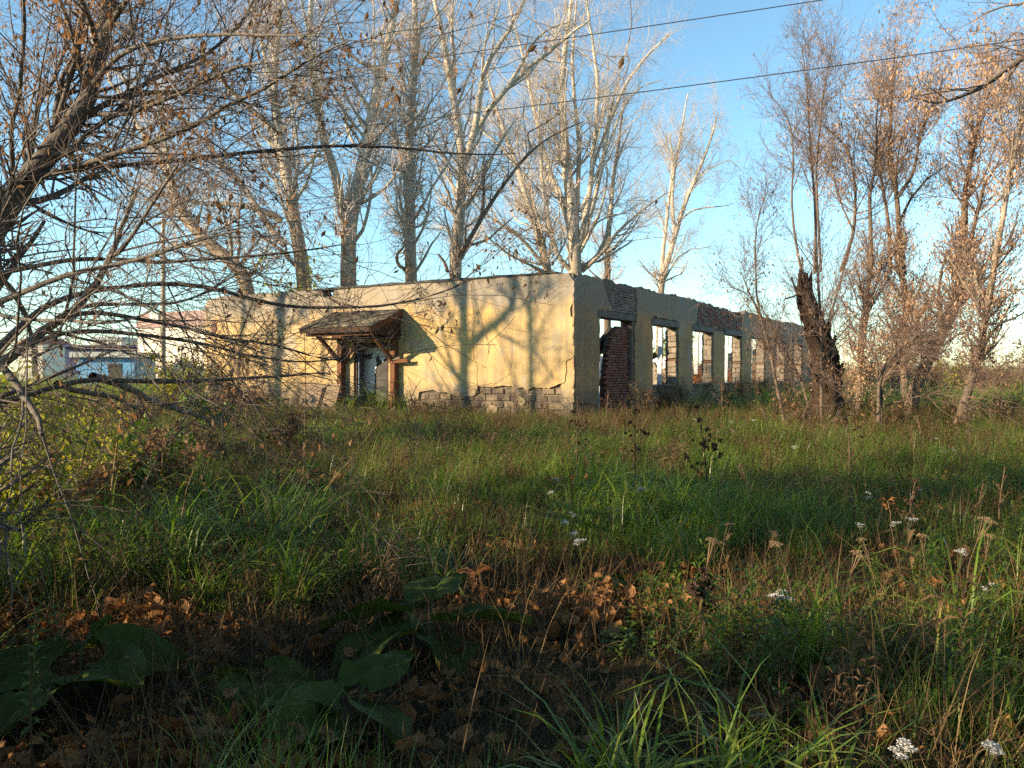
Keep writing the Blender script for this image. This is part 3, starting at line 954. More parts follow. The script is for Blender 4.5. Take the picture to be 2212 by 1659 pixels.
M['dead_leaf'] = m_leaf("dead_leaf", [(0.0, (0.14, 0.088, 0.055)), (0.5, (0.25, 0.155, 0.09)), (0.85, (0.34, 0.20, 0.11)), (1.0, (0.40, 0.18, 0.08))], 0.7, 0.15, 0.35, (1, 0.8, 0.5))
M['key_leaf'] = m_leaf("winged_seeds", [(0.0, (0.36, 0.24, 0.15)), (0.5, (0.52, 0.36, 0.23)), (1.0, (0.50, 0.30, 0.23))], 0.7, 0.15, 0.35, (1, 0.85, 0.6))
M['yellow_leaf'] = m_leaf("yellow_green_leaf", [(0.0, (0.10, 0.14, 0.022)), (0.5, (0.22, 0.24, 0.03)), (0.8, (0.40, 0.34, 0.04)), (1.0, (0.45, 0.24, 0.03))], 0.55, 0.3, 0.4)

def poplar(name, label, stems, depth, seed, n1=26, n2=420, n3=5200, L1=3.2, up=0.13, group="bare poplars behind the ruin", foot=True, leaves=0, conv=cB, trunk_mat='poplar', ret=False):
    """stems: list of (pixel polyline, r0, r1, depth drift). First stem carries the foot."""
    rg = np.random.default_rng(seed)
    K = 22
    P0, R0 = [], []
    for (pts, r0, r1, ds, *cv) in stems:
        p, r = stem_px(pts, depth + (0 if not P0 else rg.uniform(-0.25, 0.25)), r0 * 0.85, r1 * 0.8, K, rg, ds, cv[0] if cv else conv, 0.02)
        if not P0 and foot:
            # carry the first stem down to the ground
            b = p[0].copy(); gz = float(ground(b[0], b[1])) - 0.15
            if b[2] > gz + 0.3:
                p2 = np.concatenate([[[b[0], b[1], gz], [b[0], b[1], (gz + b[2]) / 2]], p])
                rr = np.concatenate([[r[0] * 1.35, r[0] * 1.1], r])
                p = resample(np.concatenate([p2, rr[:, None]], 1), K); r = p[:, 3]; p = p[:, :3]
        P0.append(p); R0.append(r)
    P0, R0 = np.array(P0), np.array(R0)
    # the trunk goes on above the frame
    ext = []
    for i in range(len(P0)):
        if P0[i, -1, 2] > 12 and R0[i, -1] > 0.05:
            d = norm(P0[i, -1] - P0[i, -4])
            q = np.array([P0[i, -1] + d * k * 0.45 + np.array([0, 0, 0.02 * k * k]) + (rg.normal(0, 0.05, 3) * k ** 0.5 if k else 0) for k in range(K)]).reshape(K, 3)
            ext.append((q, np.linspace(R0[i, -1], 0.02, K)))
    root = empty(name, (P0[0, 0, 0], P0[0, 0, 1], float(ground(P0[0, 0, 0], P0[0, 0, 1]))), label, "tree", group)
    V, Fc = tubes(P0, R0, 9)
    mobj("trunk", V, Fc, M[trunk_mat], root, True)
    if ext:
        PE = np.concatenate([P0, np.array([e[0] for e in ext])]); RE = np.concatenate([R0, np.array([e[1] for e in ext])])
    else:
        PE, RE = P0, R0
    P1, R1 = spawn(PE, RE, n1 * len(PE) // 2 + n1, L1 * 1.6, (0.30, 0.98), (46, 15), 0.30, 9, rg, up * 0.8, 0.12, 0.011, 0.5)
    P2, R2 = spawn(np.concatenate([PE[:, ::2][:, :9], P1]) if False else P1, R1, int(n2 * 1.6), L1 * 0.50, (0.22, 1.0), (42, 14), 0.5, 5, rg, up * 0.5, 0.18, 0.0055, 0.4)
    P2b, R2b = spawn(PE, RE, n2 // 5, L1 * 0.60, (0.35, 1.0), (55, 18), 0.2, 5, rg, up * 0.5, 0.2, 0.0055, 0.3)
    P2 = np.concatenate([P2, P2b]); R2 = np.concatenate([R2, R2b])
    P3, R3 = spawn(P2, R2, int(n3 * 1.45), 0.85, (0.1, 1.0), (44, 16), 0.6, 3, rg, up * 0.2, 0.22, 0.0030, 0.3, 0.5)
    parts = [tubes(P1, R1, 5), tubes(P2, R2, 3), tubes(P3, R3, 3)]
    if ext:
        parts.append(tubes(np.array([e[0] for e in ext]), np.array([e[1] for e in ext]), 7))
    cro = mobj("crown", *merge(parts[:1] + parts[3:]), M[trunk_mat], root, True)
    mobj("twigs", *merge(parts[1:3]), M['poplar_twig'], cro, True, kind="stuff")
    if leaves:
        V, Fc = leaf_cards(points_on(P3, leaves, rg), 0.07, rg, 0.4, 0.7)
        mobj("leaves", V, Fc, M['yellow_leaf'], cro, kind="stuff")
    return (root, P3) if ret else root

# --- row of poplars along the far side of the ruin
poplar("poplar_tree", "leaning bare poplar with pale trunk bent outward over the far wall end", [
    ([(1500, 1650), (1350, 1540), (1210, 1440), (1100, 1290), (1040, 1200), (1040, 1060), (960, 920), (870, 830), (800, 720), (740, 600)], 0.36, 0.09, 1.5, cA),
    ([(1040, 1060), (1010, 960), (1000, 850), (960, 700), (960, 560)], 0.10, 0.03, -1, cA)], 38, 11, 22, 300, 3600, 2.6, conv=cA)
poplar("poplar_tree", "bare poplar with dark forked upper limbs over the canopy side", [
    ([(1840, 1650), (1800, 1500), (1780, 1350), (1750, 1200), (1740, 1050), (1700, 900), (1670, 780), (1645, 650), (1655, 560), (1640, 480), (1645, 380), (1680, 250), (1690, 100), (1690, -60)], 0.40, 0.10, 0.5, cA),
    ([(1650, 790), (1500, 640), (1380, 540), (1300, 430), (1240, 340), (1150, 260)], 0.17, 0.05, -1.5, cA),
    ([(1640, 480), (1600, 350), (1565, 200), (1530, 80), (1490, -40)], 0.14, 0.05, 1, cA),
    ([(1700, 1330), (1560, 1255), (1420, 1230), (1200, 1230), (1100, 1195), (1000, 1180), (830, 1095)], 0.19, 0.04, -1, cA),
    ([(1720, 1480), (1600, 1340), (1500, 1170), (1400, 1040), (1330, 960), (1200, 820), (1100, 700), (960, 640)], 0.20, 0.07, 1.2, cA),
    ([(1760, 1090), (1830, 1020), (1960, 890), (2050, 850)], 0.10, 0.04, -0.5, cA)], 39.5, 12, 24, 420, 5200, 3.0, conv=cA)
poplar("poplar_tree", "tall bare poplar forked in two thick stems above the canopy", [
    ([(140, 1650), (130, 1450), (150, 1260), (200, 1130), (230, 980), (260, 850), (290, 640), (330, 450), (380, 250), (430, 50), (445, -60)], 0.46, 0.16, 0.8),
    ([(130, 1400), (80, 1150), (40, 950), (-5, 880), (-25, 750), (-50, 600), (-62, 450), (-100, 300), (-92, 100), (-80, -60)], 0.30, 0.12, -0.6),
    ([(330, 420), (260, 385), (200, 370), (150, 320), (90, 200), (60, 60)], 0.12, 0.04, 1),
    ([(-20, 700), (-120, 600), (-200, 500), (-260, 430)], 0.12, 0.05, -1),
    ([(265, 830), (340, 790), (400, 740)], 0.10, 0.03, -1),
    ([(-100, 320), (-160, 200), (-230, 60), (-260, -40)], 0.11, 0.05, 0.5)], 41, 13, 26, 480, 5800, 3.2)
poplar("poplar_tree", "slim straight single stemmed bare poplar beside the forked poplar", [
    ([(520, 1650), (510, 1400), (515, 1100), (500, 900), (515, 700), (530, 500), (555, 250), (545, 80), (540, -60)], 0.37, 0.15, 0),
    ([(500, 610), (460, 520), (420, 470), (360, 430)], 0.12, 0.04, 1),
    ([(490, 590), (470, 450), (455, 350), (440, 240)], 0.10, 0.04, -1),
    ([(550, 240), (600, 110), (640, 0)], 0.11, 0.04, 0.5),
    ([(545, 170), (650, 120), (760, 0)], 0.08, 0.03, -1),
    ([(515, 1640), (440, 1600), (430, 1540), (480, 1480)], 0.13, 0.05, -1)], 43.5, 14, 20, 400, 4600, 2.8)
poplar("poplar_tree", "bare poplar with a heavy dark limb arching outwards above the cracked wall", [
    ([(785, 1650), (790, 1450), (820, 1250), (835, 1000), (820, 850), (790, 650), (762, 550), (740, 400), (720, 250), (690, 100), (650, -40)], 0.40, 0.12, 0),
    ([(775, 600), (782, 400), (765, 200), (770, -40)], 0.16, 0.08, 0.6),
    ([(850, 950), (895, 830), (912, 750), (930, 600), (960, 430), (1000, 330), (1080, 230), (1160, 100), (1220, -30)], 0.24, 0.09, -1),
    ([(900, 810), (1000, 640), (1110, 520), (1200, 430), (1330, 330), (1450, 230), (1600, 115)], 0.21, 0.05, -2.5),
    ([(1105, 515), (1190, 380), (1260, 250), (1350, 170), (1500, 120)], 0.12, 0.04, -1),
    ([(955, 440), (950, 300), (1000, 180), (1040, 80), (1060, -30)], 0.11, 0.05, 1),
    ([(800, 640), (850, 500), (900, 380), (950, 250)], 0.09, 0.03, 1)], 46.5, 15, 26, 480, 5600, 3.2)
poplar("poplar_tree", "crooked dark tree with one forked limb rising behind the crack", [
    ([(760, 1640), (800, 1560), (880, 1430), (950, 1310), (1000, 1210), (1080, 1110), (1180, 980), (1240, 890), (1380, 800), (1560, 730)], 0.17, 0.03, -1.5),
    ([(948, 1310), (955, 1200), (960, 1100), (952, 980)], 0.13, 0.06, 0),
    ([(1240, 890), (1220, 800), (1300, 760), (1430, 680)], 0.06, 0.02, 1),
    ([(740, 1640), (720, 1580), (680, 1530)], 0.12, 0.06, 0)], 45.5, 16, 10, 130, 1500, 1.9, trunk_mat='brown_bark')
fan = [
    ([(1512, 1650), (1510, 1560), (1505, 1450), (1482, 1200), (1445, 900), (1430, 700), (1425, 500), (1440, 300), (1480, 100), (1490, -40)], 0.55, 0.10, 0.5),
    ([(1515, 1520), (1522, 1150), (1540, 900), (1505, 600), (1490, 400), (1500, 200), (1520, -20)], 0.24, 0.07, 1.5),
    ([(1525, 1500), (1595, 1200), (1612, 1000), (1640, 700), (1650, 500), (1622, 300), (1600, 180), (1580, 0)], 0.25, 0.07, -1),
    ([(1535, 1520), (1640, 1150), (1682, 950), (1705, 750), (1780, 580), (1860, 420), (1950, 330), (2080, 200)], 0.25, 0.05, -1.5),
    ([(1500, 1480), (1440, 1250), (1350, 1020), (1290, 800), (1250, 600), (1210, 400), (1150, 170), (1110, 0)], 0.22, 0.06, 1),
    ([(1500, 1640), (1430, 1600), (1370, 1450), (1330, 1200), (1300, 1090), (1312, 950), (1282, 750), (1300, 560)], 0.22, 0.05, -1),
    ([(1540, 1620), (1650, 1550), (1700, 1430), (1722, 1280), (1740, 1100), (1765, 950), (1850, 760)], 0.19, 0.04, 1),
    ([(1550, 1640), (1700, 1500), (1760, 1400), (1900, 1280), (2000, 1200), (2110, 1140)], 0.17, 0.03, -2),
    ([(1545, 1480), (1640, 1340), (1720, 1300), (1830, 1285)], 0.11, 0.03, -1),
    ([(1555, 1250), (1650, 1020), (1720, 850), (1800, 640), (1900, 520), (2030, 480)], 0.15, 0.03, -1),
    ([(1600, 1050), (1690, 800), (1740, 600), (1790, 400), (1830, 260)], 0.14, 0.03, 1),
    ([(1480, 1300), (1420, 1150), (1320, 950), (1200, 780), (1100, 640)], 0.13, 0.03, 1),
    ([(1505, 1620), (1450, 1460), (1410, 1300), (1425, 1170)], 0.10, 0.04, -1)]
poplar("poplar_tree", "pollarded poplar fanning out in many pale stems above the near corner", fan, 57, 17, 30, 900, 9500, 3.6, leaves=500)
poplar("poplar_tree", "pale two stemmed poplar leaning outwards beside the fan shaped one", [
    ([(1360, 1650), (1310, 1510), (1272, 1350), (1212, 1180), (1162, 1000), (1090, 820), (1030, 650), (990, 500), (960, 380)], 0.34, 0.06, 1),
    ([(1350, 1640), (1200, 1450), (1060, 1350), (960, 1290), (880, 1200)], 0.17, 0.04, -1),
    ([(1320, 1640), (1240, 1600), (1100, 1530), (980, 1430), (930, 1360)], 0.14, 0.03, -2),
    ([(1160, 1010), (1080, 900), (960, 800), (840, 690)], 0.13, 0.03, 1)], 53, 18, 20, 300, 3400, 3.0, leaves=900)
poplar("poplar_tree", "distant slim pale poplar beyond the long side wall", [
    ([(-90, 1740), (-60, 1600), (0, 1450), (20, 1330), (70, 1200), (120, 1080), (180, 950), (230, 820), (260, 680)], 0.30, 0.05, 0, cC),
    ([(0, 1420), (-20, 1200), (0, 1000), (40, 800), (60, 650), (80, 560)], 0.18, 0.05, 1, cC),
    ([(15, 1340), (100, 1270), (200, 1250), (330, 1240)], 0.10, 0.03, -1, cC),
    ([(100, 1130), (200, 1020), (330, 960), (420, 1050)], 0.07, 0.02, -1, cC),
    ([(-85, 1740), (-70, 1500), (-40, 1250), (-10, 1000), (-30, 800)], 0.22, 0.05, 1, cC),
    ([(-80, 1720), (10, 1560), (100, 1500), (220, 1490)], 0.10, 0.02, -1, cC)], 66, 19, 20, 360, 4000, 2.8, conv=cC)
poplar("poplar_tree", "brown single stem standing behind the fan shaped poplar", [
    ([(1705, 1650), (1700, 1500), (1715, 1350), (1728, 1200), (1740, 1060), (1770, 900), (1790, 700)], 0.28, 0.07, 0)], 62, 20, 14, 160, 1800, 2.6, trunk_mat='brown_bark')

# --- maple at the near left whose long limbs cross the view
def maple(name, label, stems, seed, n1, n2, n3, leaves, L1, L2, L3, group, leafsize=0.07, up=0.02, twig='maple_twig', bark='maple', leafmat='dead_leaf', foot=None, rmin3=0.0016, clusters=True, r2=0.003, bias=None, sides=8, clump=None, jit=0.06, tlo=0.08):
    rg = np.random.default_rng(seed)
    K = 26
    P0, R0 = [], []
    for (pts, depth, r0, r1, ds, cv) in stems:
        p, r = stem_px(pts, depth, r0, r1, K, rg, ds, cv, r0 * 0.10)
        g_ = float(ground(p[0, 0], p[0, 1]))
        if depth > 12 and g_ - 0.05 < p[0, 2] < 1.9 and (p[3, 2] - p[0, 2]) > 0.15:
            d_ = p[0] - p[3]; d_ = d_ / max(0.05, -d_[2]) * (p[0, 2] - g_ + 0.15)
            pe = np.concatenate([np.concatenate([[p[0] + d_ * 1.0 * np.array([0.4, 0.4, 1])], p]), np.r_[r[0] * 1.25, r][:, None]], 1)
            pe = resample(pe, K); p, r = pe[:, :3], pe[:, 3]
        P0.append(p); R0.append(r)
    if foot is not None:
        p = resample(np.array([[*foot[0], foot[1]], [*((np.array(foot[0]) * 0.5 + P0[0][0] * 0.5) + np.array([-0.08, 0.05, 0])), (foot[1] + R0[0][0]) / 2], [*P0[0][0], R0[0][0]]]), K)
        P0.insert(0, p[:, :3]); R0.insert(0, p[:, 3])
    P0, R0 = np.array(P0), np.array(R0)
    b = P0[0, 0]
    root = empty(name, (b[0], b[1], float(ground(b[0], b[1]))), label, "tree", group)
    mobj("trunk", *tubes(P0, R0, sides), M[bark], root, True)
    P1, R1 = spawn(P0, R0, n1, L1, (tlo, 0.99), (42, 14), 0.40, 8, rg, up, 0.10, 0.004, 0.35, bias=bias)
    P2, R2 = spawn(np.concatenate([P1]), R1, n2, L2, (0.12, 1.0), (42, 14), 0.55, 5, rg, up, 0.13, r2, 0.3)
    P2b, R2b = spawn(P0, R0, n2 // 3, L2 * 1.1, (tlo + 0.02, 1.0), (50, 15), 0.22, 5, rg, up, 0.13, r2, 0.2)
    P2 = np.concatenate([P2, P2b]); R2 = np.concatenate([R2, R2b])
    P3, R3 = spawn(P2, R2, n3, L3, (0.1, 1.0), (45, 16), 0.6, 3, rg, up, 0.22, rmin3, 0.2, 0.6)
    cro = mobj("crown", *tubes(P1, R1, 5), M[bark], root, True)
    mobj("twigs", *merge([tubes(P2, R2, 3), tubes(P3, R3, 3)]), M[twig], cro, True, kind="stuff")
    if leaves:
        if clusters:
            c = points_on(P3, max(1, leaves // 14), rg, 0.5, 1.0)
            if clump is not None:
                w = clump(c); c = c[rg.random(len(c)) < w]
            pts = np.repeat(c, 14, 0) + rg.normal(0, jit, (len(c) * 14, 3)) * np.array([1, 1, 1.5]) - np.array([0, 0, 0.05])
            single = points_on(P3, leaves // 14, rg)
            pts = np.concatenate([pts, single])
        else:
            pts = points_on(P3, leaves, rg)
        mobj("leaves", *leaf_cards(pts, leafsize, rg, 0.9, 0.42, 0.02), M[leafmat], cro, kind="stuff")
    return root, P0, P3

near = "box elder maples around the meadow"
trunkA = [(-60, 1420), (0, 1330), (60, 1230), (130, 1120), (200, 1040), (300, 930), (400, 790), (490, 680), (540, 560), (580, 430), (610, 300), (635, 180), (648, 60), (640, -60), (620, -250)]
D0 = 6.2
mapleA_stems = [
    (trunkA, D0, 0.088, 0.042, 0.5, cA),
    ([(60, 1120), (200, 1055), (400, 1030), (560, 1010), (750, 990), (900, 985), (1080, 970), (1300, 940), (1600, 910), (2040, 875), (2420, 890), (2800, 935), (3110, 925)], D0, 0.024, 0.0035, 1.2, cA),
    ([(380, 1015), (520, 990), (640, 945), (780, 900), (880, 880), (1000, 830), (1150, 770), (1250, 720), (1400, 610), (1560, 560), (1700, 470), (1850, 370), (1960, 300), (2100, 250)], D0, 0.024, 0.005, -0.8, cA),
    ([(600, 690), (780, 690), (900, 640), (1100, 560), (1250, 480), (1400, 410), (1500, 385), (1700, 380)], D0, 0.018, 0.005, -0.8, cA),
    ([(300, 930), (380, 980), (470, 860), (560, 770), (700, 690), (800, 560), (930, 460), (1100, 400), (1250, 330), (1450, 160), (1500, 60), (1560, -60)], D0, 0.022, 0.007, 1.0, cA),
    ([(645, 170), (700, 90), (780, -20)], D0, 0.030, 0.015, -0.4, cA),
    ([(560, 500), (700, 340), (850, 270), (1000, 240), (1200, 210), (1450, 205), (1700, 215), (1900, 215)], D0, 0.020, 0.004, -1.2, cA),
    ([(160, 1080), (190, 960), (200, 760), (240, 600), (330, 480), (390, 300), (420, 100), (430, -50)], D0, 0.020, 0.010, 1.0, cA),
    ([(60, 1230), (80, 1000), (60, 760), (120, 600), (130, 400), (150, 150), (140, -40)], D0, 0.020, 0.010, -0.6, cA),
    ([(540, 560), (640, 600), (760, 560), (950, 550), (1150, 560), (1400, 600), (1560, 640)], D0, 0.014, 0.004, 0.8, cA),
]
base = at(-210, 870, D0 - 0.2)
gA = float(ground(base[0], base[1]))
maple("maple_tree", "box elder maple slanting in with thick trunk and long bare limbs reaching before the ruin", mapleA_stems, 31, 105, 720, 3800, 9500, 1.5, 0.62, 0.30, near, 0.042, 0.02,
      foot=((base[0] - 0.1, base[1], gA - 0.1), 0.13), clump=lambda c: np.clip(0.25 + 1.1 * smooth(-1.6, -3.4, c[:, 0]) * smooth(2.6, 3.6, c[:, 2]), 0, 1))

DL = 5.2
mapleB_stems = [
    ([(-120, 1120), (0, 1010), (150, 900), (350, 740), (560, 600), (700, 510), (800, 360), (900, 220), (980, 60), (1040, -110), (1130, -330), (1230, -560)], DL, 0.034, 0.010, 0.3, cE),
    ([(-60, 900), (100, 780), (250, 560), (400, 470), (650, 380), (850, 360), (1100, 310), (1400, 290), (1700, 300), (1950, 330), (2200, 450), (2450, 495), (2750, 510), (3250, 510), (3550, 480), (3760, 430), (3960, 365), (4100, 290), (4240, 240)], DL, 0.021, 0.003, 1.6, cE),
    ([(-80, 220), (200, 170), (450, 110), (700, 70), (900, 80), (1100, 80), (1400, 120), (1700, 90), (2200, 60), (2600, 20), (3100, -60)], DL, 0.017, 0.0035, 0.8, cE),
    ([(-100, 1390), (0, 1350), (300, 1270), (550, 1190), (850, 1130), (1100, 1160), (1500, 1170), (1900, 1150), (2212, 1130), (2460, 1130), (2650, 1100), (2920, 1068), (2930, 1110)], DL, 0.020, 0.005, 1.0, cE),
    ([(560, 600), (700, 555), (900, 545), (1100, 590), (1400, 640), (1700, 700), (2000, 790), (2212, 810), (2500, 850), (2800, 960), (3100, 980)], DL, 0.016, 0.004, 1.2, cE),
    ([(200, 860), (400, 770), (700, 710), (1000, 720), (1300, 760), (1600, 790), (1850, 840), (2200, 940), (2400, 965), (2700, 1000), (3000, 960)], DL, 0.016, 0.0035, 0.9, cE),
    ([(-60, 480), (150, 400), (300, 330), (560, 230), (800, 170), (1050, 130), (1300, 60), (1500, 0), (1800, -100), (2100, -170)], DL, 0.020, 0.005, -0.5, cE),
    ([(-60, 560), (100, 600), (350, 625), (600, 620), (850, 650), (1050, 640), (1250, 580), (1400, 500)], DL, 0.012, 0.004, -0.8, cE),
    ([(700, 510), (900, 480), (1200, 480), (1500, 480), (1700, 430), (1900, 330), (2200, 150)], DL, 0.012, 0.004, 0.6, cE),
    ([(980, 60), (1060, 20), (1200, -170), (1420, -520), (1580, -760)], DL, 0.014, 0.006, -0.3, cE),
    ([(150, 900), (330, 950), (480, 830), (560, 640), (700, 460), (880, 340)], DL, 0.010, 0.003, -0.6, cE),
    ([(-60, 200), (100, 330), (220, 560), (280, 760), (310, 1000)], DL, 0.018, 0.010, 0.4, cE),
    ([(0, 1010), (120, 1150), (250, 1350), (340, 1480), (380, 1640)], DL, 0.024, 0.014, -0.3, cE),
]
base = at(-300, 950, DL + 0.2)
maple("maple_tree", "low box elder maple with many drooping horizontal limbs sweeping across the meadow edge", mapleB_stems, 32, 90, 560, 2600, 900, 1.2, 0.52, 0.26, near, 0.040, 0.0,
      foot=((base[0] - 0.2, base[1], float(ground(base[0], base[1])) - 0.1), 0.10))

# fallen limb on the grass under it
def limb(name, label, pts, depth, r0, r1, ds, cv, seed, n1=14, n2=40, L=0.6, mat='maple', cat="branch"):
    rg = np.random.default_rng(seed)
    P, rad = stem_px(pts, depth, r0, r1, 24, rg, ds, cv, r0 * 0.15)
    P1, R1 = spawn(P[None], rad[None], n1, L, (0.3, 1), (40, 12), 0.4, 6, rg, 0.02, 0.12, 0.004)
    P2, R2 = spawn(P1, R1, n2, L * 0.5, (0.2, 1), (40, 12), 0.6, 5, rg, 0.0, 0.15, 0.0025)
    root = empty(name, tuple(P[0]), label, cat)
    mobj("limb", *tubes(P[None], rad[None], 8), M[mat], root, True)
    mobj("twigs", *merge([tubes(P1, R1, 4), tubes(P2, R2, 3)]), M[mat], root, True)
limb("fallen_branch", "dark dead limb sagging into the grass below the drooping maple", [(820, 1120), (1000, 1165), (1180, 1230), (1300, 1320), (1500, 1390), (1660, 1430), (1800, 1490), (1950, 1540)], 6.3, 0.034, 0.014, 2.2, cE, 5)
limb("fallen_branch", "second dead limb lying lower, half sunk in dry leaves", [(500, 1180), (640, 1240), (820, 1270), (1000, 1300), (1150, 1370), (1250, 1430)], 6.0, 0.024, 0.010, 1.2, cE, 6)
limb("dry_branch", "pale dry forked branch sticking up out of the grass", [(900, 560), (960, 440), (1010, 330), (1080, 250), (1140, 190), (1230, 130), (1310, 70), (1370, 10)], 5.4, 0.006, 0.003, 0.3, crop_conv(0, 1600, 1.58), 7, 5, 8, 0.30, 'pale_bark')

# --- clump of trees at the far right with the broken stump
cl = "saplings and trees of the thicket by the stump"
def clump_tree(label, stems, seed, n1, n2, n3, leaves, L1, leafmat='key_leaf', bark='brown_bark', twig='rust_twig', up=0.12, name="maple_tree", lf=0.062, clump=None, L2=0.75, L3=0.38, jit=0.12):
    return maple(name, label, stems, seed, n1, n2, n3, leaves, L1, L2, L3, cl, lf, up, twig, bark, leafmat, rmin3=0.0032, r2=0.005, clump=clump, jit=jit, tlo=0.32)

clump_tree("slender dark saplings fanning up straight from the broken stump", [
    ([(560, 1330), (520, 1050), (480, 800), (440, 560), (430, 300), (420, 60)], 22.5, 0.050, 0.030, 0.5, cD),
    ([(840, 1650), (850, 1400), (842, 1150), (820, 950), (810, 750), (800, 600), (782, 400), (762, 270)], 22.2, 0.045, 0.010, 0.6, cC),
    ([(880, 1640), (862, 1300), (850, 1050), (872, 750), (892, 570), (932, 400), (945, 250)], 21.8, 0.038, 0.008, -0.6, cC),
    ([(770, 1680), (720, 1420), (702, 1200), (716, 950), (700, 750), (640, 640), (560, 560)], 21.8, 0.036, 0.008, 0.8, cC),
    ([(580, 1330), (575, 1050), (580, 700), (560, 400), (545, 150), (535, -20)], 19.2, 0.040, 0.028, 0, cD),
    ([(640, 1300), (650, 900), (640, 600), (690, 380), (740, 200), (810, 0)], 21.9, 0.034, 0.016, 0, cD)], 41, 90, 560, 3800, 2200, 1.5, lf=0.05)
clump_tree("thin crooked sapling leaning before the long side wall", [
    ([(280, 1390), (235, 1180), (195, 1000), (160, 800), (120, 600), (60, 470), (-20, 330), (-60, 200)], 18.4, 0.040, 0.012, 0.4, cD),
    ([(480, 1300), (430, 1080), (330, 900), (255, 780), (200, 620), (130, 540), (60, 400)], 18.8, 0.032, 0.010, 0.6, cD),
    ([(160, 800), (90, 560), (50, 350), (45, 150), (40, -60), (60, -250), (140, -470)], 18.5, 0.028, 0.008, 0.2, cD),
    ([(100, 560), (20, 400), (-60, 330), (-160, 300)], 18.5, 0.016, 0.006, -0.5, cD)], 42, 40, 300, 2000, 900, 1.0, leafmat='dead_leaf', lf=0.055, L2=0.55, L3=0.28, up=0.08)
clump_tree("bushy maple hung with tan seed bunches beside the stump thicket", [
    ([(880, 1150), (900, 900), (890, 700), (930, 480), (960, 250), (985, 40)], 24.0, 0.085, 0.06, 0, cD),
    ([(1000, 1640), (1080, 1400), (1092, 1150), (1062, 950), (1010, 850), (900, 760)], 24.2, 0.060, 0.012, -0.6, cC),
    ([(1180, 1640), (1182, 1400), (1170, 1180), (1202, 1050), (1220, 880), (1212, 700), (1240, 500)], 23.6, 0.065, 0.012, 0.6, cC),
    ([(900, 900), (930, 640), (970, 420), (1040, 230), (1060, 60)], 23.8, 0.05, 0.03, 0.2, cD),
    ([(1080, 1400), (1010, 1250), (960, 1080), (900, 1010), (860, 960)], 24, 0.03, 0.010, 0.5, cC)], 43, 70, 480, 3200, 8500, 1.7)
clump_tree("tall maple thick with golden tan seed bunches at the heart of the thicket", [
    ([(1250, 1120), (1240, 800), (1260, 500), (1250, 300), (1190, 60), (1180, -30)], 26.5, 0.13, 0.08, 0, cD),
    ([(1380, 1660), (1352, 1400), (1332, 1100), (1292, 900), (1302, 700), (1312, 450), (1332, 240)], 26.3, 0.10, 0.014, 0.2, cC),
    ([(1300, 1650), (1290, 1350), (1250, 1120), (1230, 950), (1240, 700), (1260, 480)], 26.8, 0.07, 0.014, -0.8, cC),
    ([(1340, 1200), (1440, 1050), (1480, 800), (1580, 600), (1640, 400)], 26.3, 0.055, 0.012, -0.8, cC),
    ([(1350, 1350), (1420, 1200), (1520, 1080), (1640, 1000)], 26.4, 0.05, 0.012, 0.8, cC)], 44, 85, 560, 3800, 17000, 1.9)
clump_tree("dark leaning maple trunk with forked limbs and tan seed bunches", [
    ([(1330, 1110), (1400, 960), (1480, 800), (1620, 550), (1700, 300), (1740, 100), (1750, -20)], 23.0, 0.17, 0.11, -0.6, cD),
    ([(1740, 1640), (1742, 1450), (1746, 1250), (1762, 1050), (1800, 900), (1830, 700), (1900, 560)], 22.5, 0.11, 0.018, 0.3, cC),
    ([(1745, 1560), (1785, 1450), (1830, 1250), (1872, 1100), (1960, 980), (2060, 920)], 22.5, 0.07, 0.014, -0.6, cC),
    ([(1560, 660), (1400, 690), (1300, 720), (1150, 850), (1060, 960)], 22.8, 0.05, 0.03, -0.4, cD),
    ([(1700, 320), (1600, 460), (1450, 560), (1300, 700)], 22.6, 0.03, 0.012, -1.0, cD)], 45, 85, 500, 3400, 13000, 1.9)
clump_tree("pale barked young maple with smooth slanting stem at the thicket edge", [
    ([(1700, 1330), (1745, 1190), (1790, 1050), (1850, 850), (1890, 600), (1930, 400), (1970, 150), (2000, 0)], 19.0, 0.10, 0.06, 0, cD),
    ([(1920, 1650), (1950, 1450), (1990, 1250), (2020, 1050), (2060, 880), (2105, 700), (2150, 480)], 19.0, 0.075, 0.02, 0, cC),
    ([(1890, 480), (1850, 350), (1810, 160), (1770, 20)], 19.0, 0.05, 0.02, 0.5, cD),
    ([(2040, 970), (1960, 700), (1920, 500), (1900, 420)], 19, 0.03, 0.01, 0.8, cC),
    ([(1930, 430), (2050, 380), (2180, 320), (2300, 300)], 19, 0.03, 0.012, -0.6, cD)], 46, 60, 380, 2600, 7000, 1.5, bark='pale_bark')
clump_tree("low forked grey stem rising out of dry brush right of the stump", [
    ([(1040, 1250), (1035, 1120), (1050, 1000), (1150, 850), (1300, 720), (1420, 650), (1560, 520), (1640, 420)], 17.0, 0.042, 0.012, 0.3, cD),
    ([(1060, 1240), (1070, 1050), (1150, 960), (1300, 740), (1450, 560)], 17.1, 0.03, 0.012, -0.3, cD),
    ([(1020, 1340), (900, 1220), (760, 1230), (620, 1290)], 17.0, 0.016, 0.006, -0.8, cD),
    ([(1060, 1270), (1250, 1210), (1450, 1160), (1640, 1120), (1900, 1040)], 17.2, 0.018, 0.006, -0.6, cD)], 47, 45, 220, 1300, 700, 1.2, leafmat='dead_leaf', up=0.02, lf=0.06)
